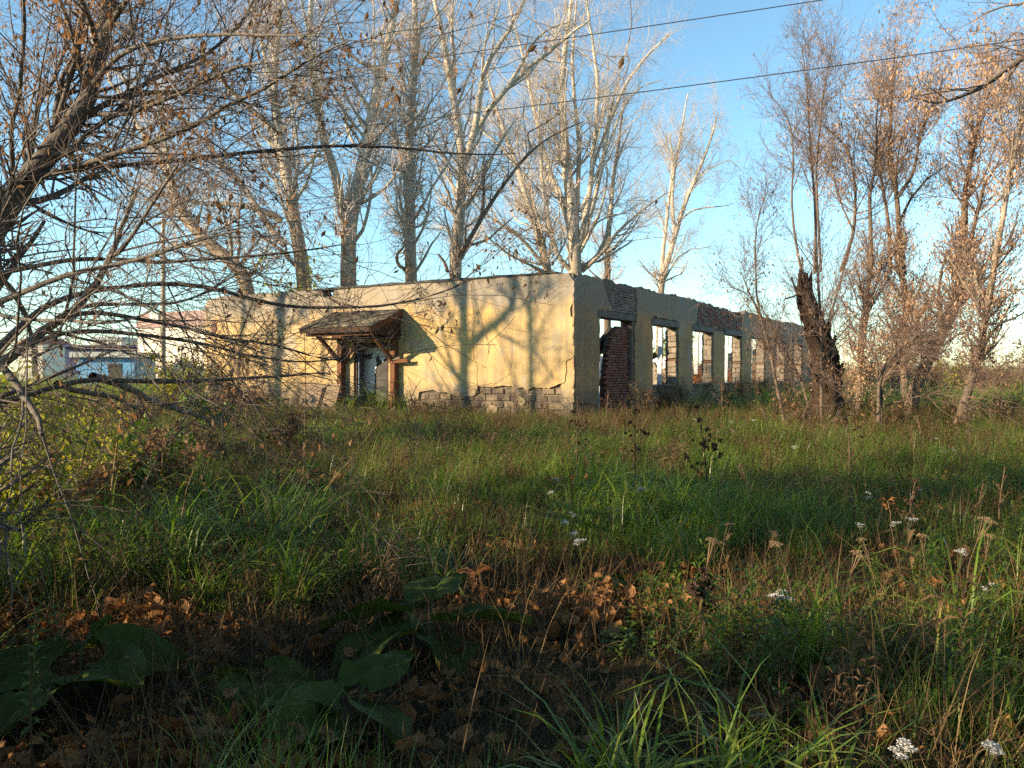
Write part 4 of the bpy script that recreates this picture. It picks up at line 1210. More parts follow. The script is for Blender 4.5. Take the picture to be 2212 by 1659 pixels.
# overhanging limb of a maple standing outside the frame
maple("maple_tree", "box elder maple beyond the thicket edge whose leafy limb hangs down", [
    ([(2500, -700), (2420, -300), (2300, 100), (2200, 270), (2105, 350), (2000, 410), (1880, 510), (1750, 590), (1600, 630), (1420, 590)], 10.5, 0.075, 0.006, -0.3, cC),
    ([(2420, -300), (2250, -80), (2120, 20), (1960, 40), (1850, 90)], 10.6, 0.03, 0.006, 0.4, cC),
    ([(2350, 0), (2260, 280), (2180, 480), (2080, 620), (2000, 700)], 10.6, 0.022, 0.005, 0.8, cC),
    ([(2200, 270), (2060, 180), (1950, 300), (1800, 330), (1760, 200)], 10.4, 0.012, 0.004, 0.4, cC)], 48, 45, 300, 1700, 3800, 0.9, 0.45, 0.25, near, 0.05, 0.0, 'rust_twig', 'maple', 'key_leaf',
      foot=((9.6, 11.2, 0.0), 0.16), jit=0.09)

# --- broken stump
def stump():
    rg = np.random.default_rng(5)
    pts = [((620, 1330), 118), ((630, 1150), 112), ((625, 950), 108), ((585, 760), 104), ((525, 600), 86), ((475, 450), 74), ((445, 350), 68), ((435, 280), 62)]
    dep = 20.0
    ctr = [at(*cD(p), dep) for p, r in pts]
    rad = [r / 2.018 / 3385 * dep for p, r in pts]
    P = np.concatenate([np.array(ctr), np.array(rad)[:, None]], 1)
    K, S = 26, 20
    Q = resample(P, K)
    ang = np.arange(S) * 2 * math.pi / S
    V = np.zeros((K, S, 3))
    lob = 1 + 0.10 * np.sin(ang * 3 + 0.6) + 0.07 * np.sin(ang * 7)
    for k in range(K):
        r = Q[k, 3] * lob * (1 + rg.normal(0, 0.035, S)) * (1 + 0.25 * max(0, 1 - k / 4))
        V[k, :, 0] = Q[k, 0] + r * np.cos(ang)
        V[k, :, 1] = Q[k, 1] + r * np.sin(ang)
        V[k, :, 2] = Q[k, 2]
    # jagged splintered head
    V[-1, :, 2] += rg.uniform(-0.35, 0.30, S)
    V[-1, ::3, 2] += 0.25
    V[-2, :, 2] += rg.uniform(-0.1, 0.05, S)
    inner = V[-1] * 1.0
    inner[:, :2] = Q[-1, :2] + (inner[:, :2] - Q[-1, :2]) * 0.55
    inner[:, 2] -= 0.35
    V = np.concatenate([V.reshape(-1, 3), inner, [[Q[-1, 0], Q[-1, 1], Q[-1, 2] - 0.7]]])
    Fc = []
    for k in range(K):
        for j in range(S):
            j2 = (j + 1) % S
            Fc.append((k * S + j, k * S + j2, (k + 1) * S + j2, (k + 1) * S + j))
    c = K * S + S
    for j in range(S):
        Fc.append((K * S + j, K * S + (j + 1) % S, c))
    b = Q[0]
    root = empty("tree_stump", (b[0], b[1], float(ground(b[0], b[1]))), "tall rotten broken tree stump, dark and splintered at its head", "stump")
    tr = mobj("trunk", V, Fc, M['rotten'], root, False)
    # splinters and a curl of hanging bark
    mb = MB()
    for k in range(9):
        a = rg.uniform(0, 2 * math.pi)
        p = Q[-1, :3] + np.array([math.cos(a), math.sin(a), 0]) * Q[-1, 3] * 0.8
        mb.bar(p - np.array([0, 0, 0.25]), p + np.array([rg.normal(0, 0.08) - 0.06, rg.normal(0, 0.06), rg.uniform(0.12, 0.4)]), 0.07, 0.03, up=(math.cos(a), math.sin(a), 0.1))
    mb.build("splinters", M['rotten'], root, kind="stuff")
    mb = MB()
    p = Q[-3, :3] + np.array([-Q[-3, 3], -0.1, 0])
    mb.bar(p, p + np.array([-0.32, -0.05, -0.10]), 0.16, 0.03)
    mb.build("bark_flap", M['rotten'], root)
    # peeling bark plates on the lit flank
    for k in range(26):
        i = rg.integers(3, K - 3); a = rg.uniform(math.pi * 0.75, math.pi * 1.75)
        dirn = np.array([math.cos(a), math.sin(a), 0.0])
        p = Q[i, :3] + dirn * Q[i, 3] * 1.06
        h = rg.uniform(0.12, 0.30)
        MB().bar(p - np.array([0, 0, h / 2]), p + np.array([rg.normal(0, 0.03), 0, h / 2]) + dirn * 0.03, rg.uniform(0.07, 0.16), 0.02, up=tuple(dirn)).build("bark_plate", M['rotten'], root)
stump()

# --- trees standing outside the frame towards the sun: their shadows fall on wall and meadow
shade = "trees standing beyond the meadow towards the sun"
def shade_tree(label, xy, stems, seed, n1, n2, n3, L1, r_leaf=0, bark='brown_bark', up=0.12, L2=0.9, L3=0.45, lf=0.10):
    """stems: lists of (dx, dy, z, r)"""
    rg = np.random.default_rng(seed)
    K = 20
    P0, R0 = [], []
    gz = float(ground(*xy))
    for st_ in stems:
        q = resample(np.array([(xy[0] + a, xy[1] + b, gz + c, r) for a, b, c, r in st_]), K)
        P0.append(q[:, :3]); R0.append(q[:, 3])
    P0, R0 = np.array(P0), np.array(R0)
    root = empty("shade_tree", (*xy, gz), label, "tree", shade)
    mobj("trunk", *tubes(P0, R0, 8), M[bark], root, True)
    P1, R1 = spawn(P0, R0, n1, L1, (0.3, 0.98), (42, 14), 0.35, 8, rg, up, 0.12, 0.012, 0.4)
    P2, R2 = spawn(P1, R1, n2, L2, (0.15, 1), (42, 14), 0.5, 5, rg, up, 0.15, 0.006, 0.3)
    P3, R3 = spawn(P2, R2, n3, L3, (0.1, 1), (42, 16), 0.6, 3, rg, up, 0.18, 0.004, 0.3, 0.5)
    cro = mobj("crown", *tubes(P1, R1, 5), M[bark], root, True)
    mobj("twigs", *merge([tubes(P2, R2, 3), tubes(P3, R3, 3)]), M['maple_twig'], cro, True, kind="stuff")
    if r_leaf:
        c = points_on(P3, r_leaf // 12, rg, 0.3, 1.0)
        pts = np.repeat(c, 12, 0) + rg.normal(0, 0.14, (len(c) // 1 * 12, 3))
        mobj("leaves", *leaf_cards(pts, lf, rg, 0.9, 0.6, 0.02), M['dead_leaf'], cro, kind="stuff")

# two poplars whose trunks print the forked shadow on the plaster: walk back from the wall towards the sun
SH = np.array([SUN[0], SUN[1]]) / math.hypot(SUN[0], SUN[1])
SLOPE = -SUN[2] / math.hypot(SUN[0], SUN[1])
def from_wall(px, py, dist):
    """point dist metres sunward of the wall point seen at that pixel (crop of the front wall)"""
    t, z = cpt((px, py))
    q = wp(t, 0, z)
    return np.array([q[0] - SH[0] * dist, q[1] - SH[1] * dist, q[2] + SLOPE * dist])
def caster(label, dist, lines, seed, n1, n2, n3, L1):
    base = from_wall(lines[0][0][0][0], lines[0][0][0][1], dist)
    xy = (base[0], base[1]); gz = float(ground(*xy))
    st_ = []
    for k, (ln, r0, r1, ds) in enumerate(lines):
        pts = []
        m = len(ln)
        if k == 0:
            pts.append((0, 0, -0.1, r0 * 1.35)); pts.append((0, 0, base[2] * 0.5, r0 * 1.1))
        for i, p in enumerate(ln):
            f = i / (m - 1)
            w = from_wall(p[0], p[1], dist + ds * f)
            pts.append((w[0] - xy[0], w[1] - xy[1], w[2] - gz, r0 + (r1 - r0) * f))
        st_.append(pts)
    shade_tree(label, xy, st_, seed, n1, n2, n3, L1)
caster("tall poplar standing sunward of the ruin, its forked shadow lying on the plaster", 16.0, [
    ([(790, 1420), (785, 1100), (790, 820), (775, 560), (790, 320), (800, 120), (800, -200), (830, -700)], 0.155, 0.10, 0),
    ([(800, 900), (900, 780), (1000, 700), (1130, 610), (1230, 480), (1240, 350), (1200, 180), (1180, -100)], 0.12, 0.07, 0.5),
    ([(735, 1130), (650, 1020), (560, 900), (470, 780), (380, 700)], 0.05, 0.03, -0.8),
    ([(760, 420), (690, 280), (600, 120), (500, -60)], 0.11, 0.07, 0.8),
    ([(960, 720), (900, 560), (880, 420), (860, 250)], 0.04, 0.02, -0.4),
    ([(1110, 640), (1060, 720), (1200, 800), (1330, 880)], 0.045, 0.03, 0.3)], 61, 34, 260, 1500, 2.0)
caster("slim poplar standing sunward of the ruin beside the forked one", 17.5, [
    ([(1380, 1400), (1380, 1150), (1385, 900), (1370, 640), (1375, 400), (1370, 150), (1380, -200), (1400, -600)], 0.085, 0.06, 0),
    ([(1370, 560), (1290, 380), (1240, 220), (1230, 60)], 0.055, 0.04, 0.6),
    ([(1375, 880), (1290, 820), (1150, 760)], 0.03, 0.02, -0.6),
    ([(1420, 900), (1490, 1000), (1560, 1110), (1620, 1160)], 0.045, 0.025, 0.3)], 62, 26, 200, 1200, 1.8)
def cpt_g(c):
    return (1500 + 0, 0)
_c = cpt
def cpt(c, off=(700, 1000), sc=2.212, d=0.0):
    return _c(c, off, sc, d)
caster("straight poplar standing sunward of the far half of the ruin", 15.0, [
    ([(900, 1280), (920, 1000), (935, 700), (950, 420), (955, 200), (960, -200), (970, -600)], 0.15, 0.10, 0),
    ([(950, 480), (1010, 300), (1080, 120), (1150, -80)], 0.06, 0.04, 0.5)], 63, 40, 260, 1600, 2.2)
caster("bushy topped poplar standing sunward of the ruin and the canopy", 19.0, [
    ([(560, 1250), (570, 950), (600, 600), (620, 300), (640, -100), (650, -500)], 0.07, 0.05, 0),
    ([(590, 700), (700, 520), (800, 350), (860, 100)], 0.05, 0.03, 0.6),
    ([(1300, 1150), (1310, 850), (1350, 600), (1400, 300), (1450, -100)], 0.06, 0.04, 0.5)], 64, 50, 360, 2200, 2.2)
cpt = _c
# unseen bushes and young maples, added to shade the meadow in patches
def crown_tree(lab, x, y, z0, z1, r, nl, seed, lf=0.11, nst=9):
    rg = np.random.default_rng(seed)
    st_ = [[(0, 0, -0.1, 0.06), (0.03, 0, z0 * 0.5 + 0.05, 0.05), (0, 0.02, z0 + 0.05, 0.045), (0.02, 0, z1, 0.015)]]
    for q in range(nst):
        a = q * 2.4 + rg.uniform(-0.4, 0.4); zz = z0 + (z1 - z0) * rg.uniform(-0.1, 0.5); rr = r * rg.uniform(0.6, 1.0)
        st_.append([(0, 0, zz, 0.03), (math.cos(a) * rr * 0.5, math.sin(a) * rr * 0.5, zz + (z1 - zz) * 0.35, 0.02), (math.cos(a) * rr, math.sin(a) * rr, zz + (z1 - zz) * rg.uniform(0.5, 1.0), 0.008)])
    shade_tree(lab, (x, y), st_, seed, 30, 90, 420, max(0.25, r * 0.5), nl, 'maple', 0.05, max(0.2, r * 0.35), max(0.12, r * 0.2), lf)
for (lab, x, y, z0, z1, r, nl, sd) in (
        ("unseen low dense bush beside the drooping maple, added to shade the burdocks", -3.6, 2.45, 0.05, 1.25, 0.8, 2600, 71),
        ("unseen low dense bush added for shade next to the burdock shading one, nearer the ruin", -3.9, 3.5, 0.05, 1.30, 0.7, 2000, 72),
        ("unseen low dense bush added for shade next to the burdock shading one, nearer the photographer", -3.3, 1.5, 0.05, 1.20, 0.7, 2000, 73),
        ("unseen slim young maple with round crown, added for shade sunward of the near grass", -6.5, 0.95, 1.7, 2.9, 0.42, 900, 74),
        ("unseen young maple with round crown, added for shade sunward of the yarrow patch", -8.0, 3.8, 2.7, 3.9, 0.5, 1000, 75),
        ("unseen broad crowned maple added for shade sunward of the grass before the doorway", -14.5, 10.2, 2.6, 5.0, 1.5, 2600, 76),
        ("unseen maple added for shade sunward of the thistle stalks", -12.0, 5.2, 3.4, 5.2, 0.8, 1300, 77),
        ("unseen tall maple added for shade sunward of the thicket side of the meadow", -16.0, 3.0, 5.0, 7.5, 1.1, 1500, 78),
        ("unseen maple sapling added for shade sunward of the low yarrow heads", -9.5, -1.6, 2.6, 3.9, 0.5, 900, 79)):
    crown_tree(lab, x, y, z0, z1, r, nl, sd)

# unseen wood edge added around the photographer to block sky over the near grass
we = "unseen leafy maples added around the photographer to block sky light"
for k, (x, y, h) in enumerate([(-4.5, -6.5, 8), (-0.5, -5.0, 9), (3.5, -4.5, 8.5), (7.5, -3.0, 8), (10.0, 1.0, 8.5), (1.5, -9.0, 10), (6.5, -8.0, 10), (12.5, 6.0, 8)]):
    rg = np.random.default_rng(900 + k)
    st_ = [[(0, 0, -0.1, 0.18), (0.1, 0, h * 0.25, 0.14), (0.2, 0.2, h * 0.6, 0.09), (0.3, 0.1, h, 0.03)]]
    for q in range(8):
        a = rg.uniform(0, 2 * math.pi); z0 = h * rg.uniform(0.10, 0.5); ln = h * rg.uniform(0.3, 0.5)
        st_.append([(0.05, 0, z0, 0.07), (math.cos(a) * ln * 0.4, math.sin(a) * ln * 0.4, z0 + ln * 0.45, 0.05), (math.cos(a) * ln * 0.75, math.sin(a) * ln * 0.75, z0 + ln * 0.9, 0.02)])
    shade = we
    shade_tree("unseen leafy maple added around the photographer to block sky light", (x, y), st_, 900 + k, 40, 150, 500, h * 0.25, 6000, 'maple', 0.06, lf=0.24)

# unseen maple crown added overhead to darken the near grass
def overhead():
    rg = np.random.default_rng(950)
    st_ = [[(0, 0, -0.1, 0.24), (0.1, 0.1, 2.5, 0.20), (0.0, 0.4, 5.5, 0.15), (0.1, 0.8, 9.0, 0.05)]]
    for q in range(12):
        a = q * 0.55 - 0.6; ln = rg.uniform(4.5, 7.0); z0 = rg.uniform(4.2, 6.5)
        st_.append([(0, 0.3, z0 - 1.2, 0.10), (math.cos(a) * ln * 0.45, math.sin(a) * ln * 0.45, z0 + 0.6, 0.07), (math.cos(a) * ln, math.sin(a) * ln, z0 + 1.6, 0.02)])
    shade_tree("unseen spreading maple added over the photographer to block sky light", (1.8, -1.8), st_, 950, 70, 300, 1200, 2.0, 11000, 'maple', 0.05, 1.1, 0.5, lf=0.26)
overhead()
# ================================================================== BACKGROUND BUILDINGS, POLE, CABLES
M['render_white'] = m_simple("cream_render", (0.74, 0.70, 0.60), (0.62, 0.58, 0.49), 0.8, 0.9, 0.2)
M['corrugated'] = m_simple("brown_corrugated", (0.27, 0.17, 0.145), (0.20, 0.13, 0.115), 1.0, 0.55, 0.1, 0.4)
M['sky_blue'] = m_simple("light_blue_paint", (0.10, 0.30, 0.55), (0.15, 0.36, 0.60), 1.5, 0.6)
M['navy'] = m_simple("navy_sheet", (0.035, 0.05, 0.12), (0.05, 0.07, 0.15), 1.5, 0.5)
M['slate_grey'] = m_simple("pale_roof_sheet", (0.46, 0.47, 0.46), (0.38, 0.40, 0.38), 1.5, 0.6)
M['pole'] = m_simple("pole_concrete", (0.45, 0.39, 0.30), (0.34, 0.29, 0.22), 3, 0.9)
M['roof_red'] = m_simple("red_roof", (0.45, 0.17, 0.11), (0.38, 0.14, 0.09), 2, 0.8)

def gz(x, y):
    return float(ground(x, y))

# cream building with a brown corrugated attic band
wD = 56.0
a = at(298, 820, wD); b_ = a + np.array([8.58, -5.137, 0])
z1 = at(298, 708, wD)[2]; z2 = at(298, 677, wD)[2]
white = empty("cream_building", ((a[0] + b_[0]) / 2, (a[1] + b_[1]) / 2, gz(a[0], a[1])), "cream rendered building with brown corrugated attic band behind the ruin", "building")
dirw = norm(np.array([b_[0] - a[0], b_[1] - a[1], 0])); nw = np.array([dirw[1], -dirw[0], 0])
LW = 16.0
g0 = gz(a[0], a[1]) - 0.3
def wbx(s0, s1, d0, d1, z0, z1_):
    q = lambda s, d, z: np.array([a[0], a[1], 0]) + dirw * s - nw * d + np.array([0, 0, z])
    return [q(s0, d0, z0), q(s0, d1, z0), q(s1, d1, z0), q(s1, d0, z0), q(s0, d0, z1_), q(s0, d1, z1_), q(s1, d1, z1_), q(s1, d0, z1_)]
MB().hexa(wbx(0, LW, 0, 10, g0, z1)).build("wall", M['render_white'], white)
mb = MB()
s = -0.15; k = 0
V = []
n_r = 80
for i in range(n_r + 1):
    s = -0.15 + i * (LW + 0.3) / n_r
    d = -0.16 if i % 2 else -0.10
    q = np.array([a[0], a[1], 0]) + dirw * s - nw * d
    V += [q + np.array([0, 0, z1 - 0.05]), q - nw * 0.35 + np.array([0, 0, z2])]
Fc = [(2 * i, 2 * i + 2, 2 * i + 3, 2 * i + 1) for i in range(n_r)]
mb.add(V, Fc)
mb.build("corrugated_band", M['corrugated'], white)
MB().hexa(wbx(0.01, LW, 0.26, 10, z1 + 0.002, z2 - 0.02)).build("roof", M['slate_grey'], white)
MB().hexa(wbx(1.55, 2.4, -0.22, 0.2, z1 + 0.45, z2 - 0.06)).build("vent", M['render_white'], white)
MB().hexa(wbx(0, LW, -0.06, -0.002, g0, g0 + 0.75)).build("plinth", M['brick_pale'], white)

# pale blue kiosk with a flat grey roof; navy roofed shed behind it
def boxhouse(name, label, x0, x1, ytop, ybot, depth, back, mat_w, roof=None, mat_r=None, gable=False, parts=True):
    p = at(x0, ytop, depth); q = at(x1, ytop, depth)
    g = gz(p[0], depth) - 0.2
    root = empty(name, ((p[0] + q[0]) / 2, depth, g + 0.2), label, "building", None)
    MB().box(p[0], q[0], depth, depth + back, g, p[2]).build("wall", M[mat_w], root)
    if gable:
        mid = (p[0] + q[0]) / 2; h = p[2] + (q[0] - p[0]) * 0.28; o = 0.3
        mb = MB()
        mb.add([(p[0] - o, depth - o, p[2] - 0.1), (mid, depth - o, h), (q[0] + o, depth - o, p[2] - 0.1), (p[0] - o, depth + back + o, p[2] - 0.1), (mid, depth + back + o, h), (q[0] + o, depth + back + o, p[2] - 0.1)],
               [(0, 1, 4, 3), (1, 2, 5, 4), (0, 2, 1), (3, 4, 5)])
        mb.build("roof", M[mat_r], root)
    elif roof:
        MB().box(p[0] - 0.25, q[0] + 0.25, depth - 0.35, depth + back + 0.3, p[2] + 0.003, p[2] + roof).build("roof", M[mat_r], root)
    MB().box(p[0] + (q[0] - p[0]) * 0.55, p[0] + (q[0] - p[0]) * 0.78, depth - 0.03, depth - 0.002, g + 0.9, p[2] - 0.35).build("window", M['soot'], root)
    return root
boxhouse("blue_kiosk", "light blue kiosk with flat pale grey roof beyond the maples", 165, 290, 772, 830, 50, 3.0, 'sky_blue', 0.32, 'slate_grey')
boxhouse("navy_shed", "low navy blue sheet metal shed behind the blue kiosk", 140, 300, 750, 830, 60, 5.0, 'navy', 0.15, 'navy')
boxhouse("white_house", "distant white house with salmon red roof", 40, 92, 741, 805, 120, 8.0, 'render_white', None, 'roof_red', True)
boxhouse("white_house", "long distant white shed under a flat grey roof", 200, 262, 735, 805, 150, 10.0, 'render_white', 0.6, 'slate_grey')

# concrete utility pole before the cream building
pb = at(352, 842, 42.0); pt = at(353, 470, 42.0)
pz = gz(pb[0], pb[1])
pole = empty("utility_pole", (pb[0], pb[1], pz), "slim pale concrete utility pole before the cream building", "pole")
Pp = np.array([[[pb[0], pb[1], pz - 0.2], [pb[0] * 0.5 + pt[0] * 0.5, pb[1], pt[2] * 0.5], [pt[0], pt[1], pt[2]]]])
mobj("shaft", *tubes(Pp, np.array([[0.15, 0.125, 0.10]]), 8), M['pole'], pole, True)
MB().box(pt[0] - 0.5, pt[0] + 0.5, pt[1] - 0.04, pt[1] + 0.04, pt[2] - 0.35, pt[2] - 0.26).build("crossarm", M['pole'], pole)

# two sagging cables between poles that stand outside the frame
M['cable'] = m_simple("cable", (0.025, 0.028, 0.03), (0.04, 0.04, 0.045), 2, 0.6)
def cable(label, pix, depths):
    pts = np.array([at(px, py, d) for (px, py), d in zip(pix, depths)])
    # straight run in plan, catenary in height, carried on past the frame
    x = pts[:, 0]; cy = np.polyfit(x, pts[:, 1], 1); cz = np.polyfit(x, pts[:, 2], 2)
    xs = np.linspace(-26, 15, 90)
    P = np.stack([xs, np.polyval(cy, xs), np.polyval(cz, xs)], 1)[None]
    o = mobj("power_cable", *tubes(P, np.full((1, 90), 0.011), 6), M['cable'], None, True, label=label, category="cable", group="overhead cables")
    return P[0]
w2 = [(2212, 77), (1835, 137), (1458, 195), (1239, 224), (1060, 245), (881, 260), (702, 273)]
p2 = cable("lower overhead power cable strung before the poplars", w2, [16 + 6 * (2212 - p[0]) / 1510 for p in w2])
w1 = [(1741, 0), (1458, 49), (1275, 77), (1096, 106), (953, 125), (809, 141), (702, 154)]
p1 = cable("upper overhead power cable strung before the poplars", w1, [17.5 + 4.2 * (1741 - p[0]) / 1039 for p in w1])
for k, e in enumerate((0, -1)):
    x, y = p2[e][0], p2[e][1]
    zz = gz(x, y)
    h = max(p1[e][2], p2[e][2]) + 0.4
    root = empty("cable_pole", (x, y, zz), ["wooden pole at the far end of the overhead cables", "wooden pole at the thicket end of the overhead cables"][k], "pole")
    mobj("shaft", *tubes(np.array([[[x, y + 0.15, zz - 0.3], [x, y + 0.15, h]]]), np.array([[0.13, 0.09]]), 9), M['brown_bark'], root, True)
    MB().bar((x - 0.1, y - 0.7, h - 0.25), (x + 0.1, y + 1.2, h - 0.25), 0.09, 0.09).build("crossarm", M['wood_dark'], root)
# ================================================================== MEADOW
M['grass'] = m_leaf("grass_blade", [(0.0, (0.040, 0.085, 0.014)), (0.35, (0.095, 0.175, 0.022)), (0.62, (0.165, 0.260, 0.034)), (0.84, (0.27, 0.30, 0.055)), (1.0, (0.38, 0.29, 0.10))], 0.36, 0.6, 0.42, (1.0, 1.0, 0.45), 1.2)
M['straw'] = m_leaf("dry_straw", [(0.0, (0.16, 0.10, 0.045)), (0.4, (0.27, 0.19, 0.085)), (0.75, (0.36, 0.26, 0.12)), (1.0, (0.22, 0.115, 0.05))], 0.6, 0.25, 0.3, (1, 0.9, 0.6), 1.5)
M['straw_dark'] = m_leaf("dead_thatch_blade", [(0.0, (0.045, 0.030, 0.017)), (0.5, (0.10, 0.066, 0.034)), (1.0, (0.20, 0.14, 0.07))], 0.75, 0.15, 0.15, (1, 0.9, 0.6), 1.5)
M['weed'] = m_leaf("weed_leaf", [(0.0, (0.035, 0.075, 0.012)), (0.45, (0.080, 0.150, 0.018)), (0.75, (0.15, 0.225, 0.028)), (0.92, (0.17, 0.19, 0.03)), (1.0, (0.28, 0.17, 0.04))], 0.5, 0.35, 0.35, (1, 1, 0.5), 1.0)
M['litter'] = m_leaf("fallen_leaf", [(0.0, (0.08, 0.042, 0.022)), (0.35, (0.19, 0.095, 0.040)), (0.68, (0.36, 0.19, 0.075)), (1.0, (0.50, 0.31, 0.15))], 0.65, 0.2, 0.25, (1, 0.75, 0.45), 3.0)
M['burdock'] = m_leaf("burdock_leaf", [(0.0, (0.028, 0.055, 0.012)), (0.5, (0.050, 0.082, 0.014)), (1.0, (0.10, 0.125, 0.022))], 0.65, 0.15, 0.22, (1, 1, 0.5), 6.0)
M['seedhead'] = m_simple("brown_seed_head", (0.085, 0.05, 0.03), (0.16, 0.10, 0.06), 12, 0.9)
M['tanhead'] = m_simple("tan_seed_head", (0.36, 0.25, 0.14), (0.24, 0.16, 0.09), 14, 0.9)
M['darkhead'] = m_simple("dark_seed_head", (0.030, 0.020, 0.016), (0.07, 0.045, 0.032), 12, 0.9)
M['petal'] = m_simple("yarrow_white", (0.62, 0.62, 0.60), (0.44, 0.43, 0.41), 40, 0.7)
M['drystem'] = m_simple("dry_stem", (0.15, 0.095, 0.06), (0.26, 0.175, 0.11), 6, 0.8)
M['darkstem'] = m_simple("dark_stem", (0.05, 0.036, 0.026), (0.09, 0.065, 0.045), 6, 0.85)
M['greenstem'] = m_simple("green_stem", (0.07, 0.10, 0.03), (0.12, 0.13, 0.05), 6, 0.6)
M['orangeleaf'] = m_leaf("orange_weed_leaf", [(0.0, (0.26, 0.09, 0.03)), (0.5, (0.42, 0.18, 0.06)), (1.0, (0.50, 0.27, 0.10))], 0.65, 0.2, 0.4, (1, 0.8, 0.5), 3)
M['brownleaf'] = m_leaf("brown_weed_leaf", [(0.0, (0.075, 0.05, 0.03)), (0.5, (0.14, 0.09, 0.05)), (0.85, (0.20, 0.13, 0.065)), (1.0, (0.10, 0.11, 0.03))], 0.7, 0.15, 0.3, (1, 0.9, 0.6), 3)

def vnoise(x, y, scale, seed):
    r_ = np.random.default_rng(seed)
    T = r_.random((64, 64))
    u, v = np.asarray(x) / scale, np.asarray(y) / scale
    i, j = np.floor(u).astype(int), np.floor(v).astype(int)
    f, g = u - i, v - j
    f = f * f * (3 - 2 * f); g = g * g * (3 - 2 * g)
    t = lambda a, b: T[a % 64, b % 64]
    return (t(i, j) * (1 - f) + t(i + 1, j) * f) * (1 - g) + (t(i, j + 1) * (1 - f) + t(i + 1, j + 1) * f) * g

def blades(n, h, spread, width, tilt, bend, rg, K=6, hv=0.35, wave=0.0):
    """a tuft of arching grass blades -> verts, quads"""
    az = rg.uniform(0, 2 * math.pi, n)
    r = spread * np.sqrt(rg.random(n))
    a2 = rg.uniform(0, 2 * math.pi, n)
    p = np.stack([r * np.cos(a2), r * np.sin(a2), np.full(n, -0.02)], 1)
    out = np.stack([np.cos(az), np.sin(az), np.zeros(n)], 1)
    side = np.stack([-np.sin(az), np.cos(az), np.zeros(n)], 1)
    L = h * np.clip(np.exp(rg.normal(0, hv, n)), 0.35, 1.7)
    th = np.abs(rg.normal(tilt, tilt * 0.6, n))
    cu = rg.uniform(0.2, 1.0, n) * bend
    w = width * rg.uniform(0.6, 1.25, n)
    V = np.zeros((n, K, 2, 3))
    tw = rg.normal(0, 0.5, n)
    for k in range(K):
        f = k / (K - 1)
        prof = [0.55, 0.95, 1.0, 0.85, 0.55, 0.06][k] if K == 6 else (1 - f) ** 0.6 + 0.04
        sd = side * np.cos(tw * f)[:, None] + np.array([0, 0, 1.0]) * np.sin(tw * f)[:, None]
        V[:, k, 0] = p - sd * (w * prof / 2)[:, None]
        V[:, k, 1] = p + sd * (w * prof / 2)[:, None]
        st_ = (L / (K - 1))[:, None]
        d = out * np.sin(th)[:, None] + np.array([0, 0, 1.0]) * np.cos(th)[:, None]
        p = p + d * st_
        th = th + cu * (0.35 + f) / (K - 1) * 2.0
    b = (np.arange(n)[:, None] * K + np.arange(K - 1)[None, :]).reshape(-1, 1) * 2
    Fc = b + np.array([[0, 1, 3, 2]])
    return V.reshape(-1, 3), Fc

def lance_leaves(pos, dirs, size, aspect, rg, sag=0.35):
    """narrow leaves: two quads folded along a spine"""
    n = len(pos)
    d = norm(dirs)
    q = norm(np.cross(d, np.array([0, 0, 1.0])) + rg.normal(0, 0.15, (n, 3)))
    up_ = np.cross(q, d)
    s = np.broadcast_to(np.asarray(size), (n,))[:, None]
    w = s * aspect
    mid = pos + d * s * 0.5
    tip = pos + d * s - np.array([0, 0, 1]) * s * sag
    V = np.stack([pos, mid - q * w / 2 + up_ * w * 0.2, mid, mid + q * w / 2 + up_ * w * 0.2, tip], 1)
    b = np.arange(n)[:, None] * 5
    Fc = np.concatenate([b + np.array([[0, 2, 1]]), b + np.array([[0, 3, 2]]), b + np.array([[1, 2, 4]]), b + np.array([[2, 3, 4]])], 0)
    return V.reshape(-1, 3), Fc

def quadify(Fc):
    return np.concatenate([Fc, Fc[:, -1:]], 1) if Fc.shape[1] == 3 else Fc

def weed_tuft(h, nstem, nleaf, size, aspect, rg, spread=0.1):
    """leafy upright weeds: stems clad in small leaves (leaf geometry only)"""
    P, D = [], []
    for s in range(nstem):
        a = rg.uniform(0, 2 * math.pi); r = spread * rg.random()
        b = np.array([r * math.cos(a), r * math.sin(a), 0])
        lean = np.array([math.cos(a), math.sin(a), 0]) * rg.uniform(0, 0.3)
        hh = h * rg.uniform(0.6, 1.15)
        for k in range(nleaf):
            f = (k + rg.random()) / nleaf
            az = k * 2.4 + rg.uniform(-0.4, 0.4)
            P.append(b + (lean + np.array([0, 0, 1])) * hh * f)
            D.append(np.array([math.cos(az), math.sin(az), rg.uniform(0.0, 0.8) + 0.5 * f]))
    return lance_leaves(np.array(P), np.array(D), size * rg.uniform(0.6, 1.2, len(P)), aspect, rg)

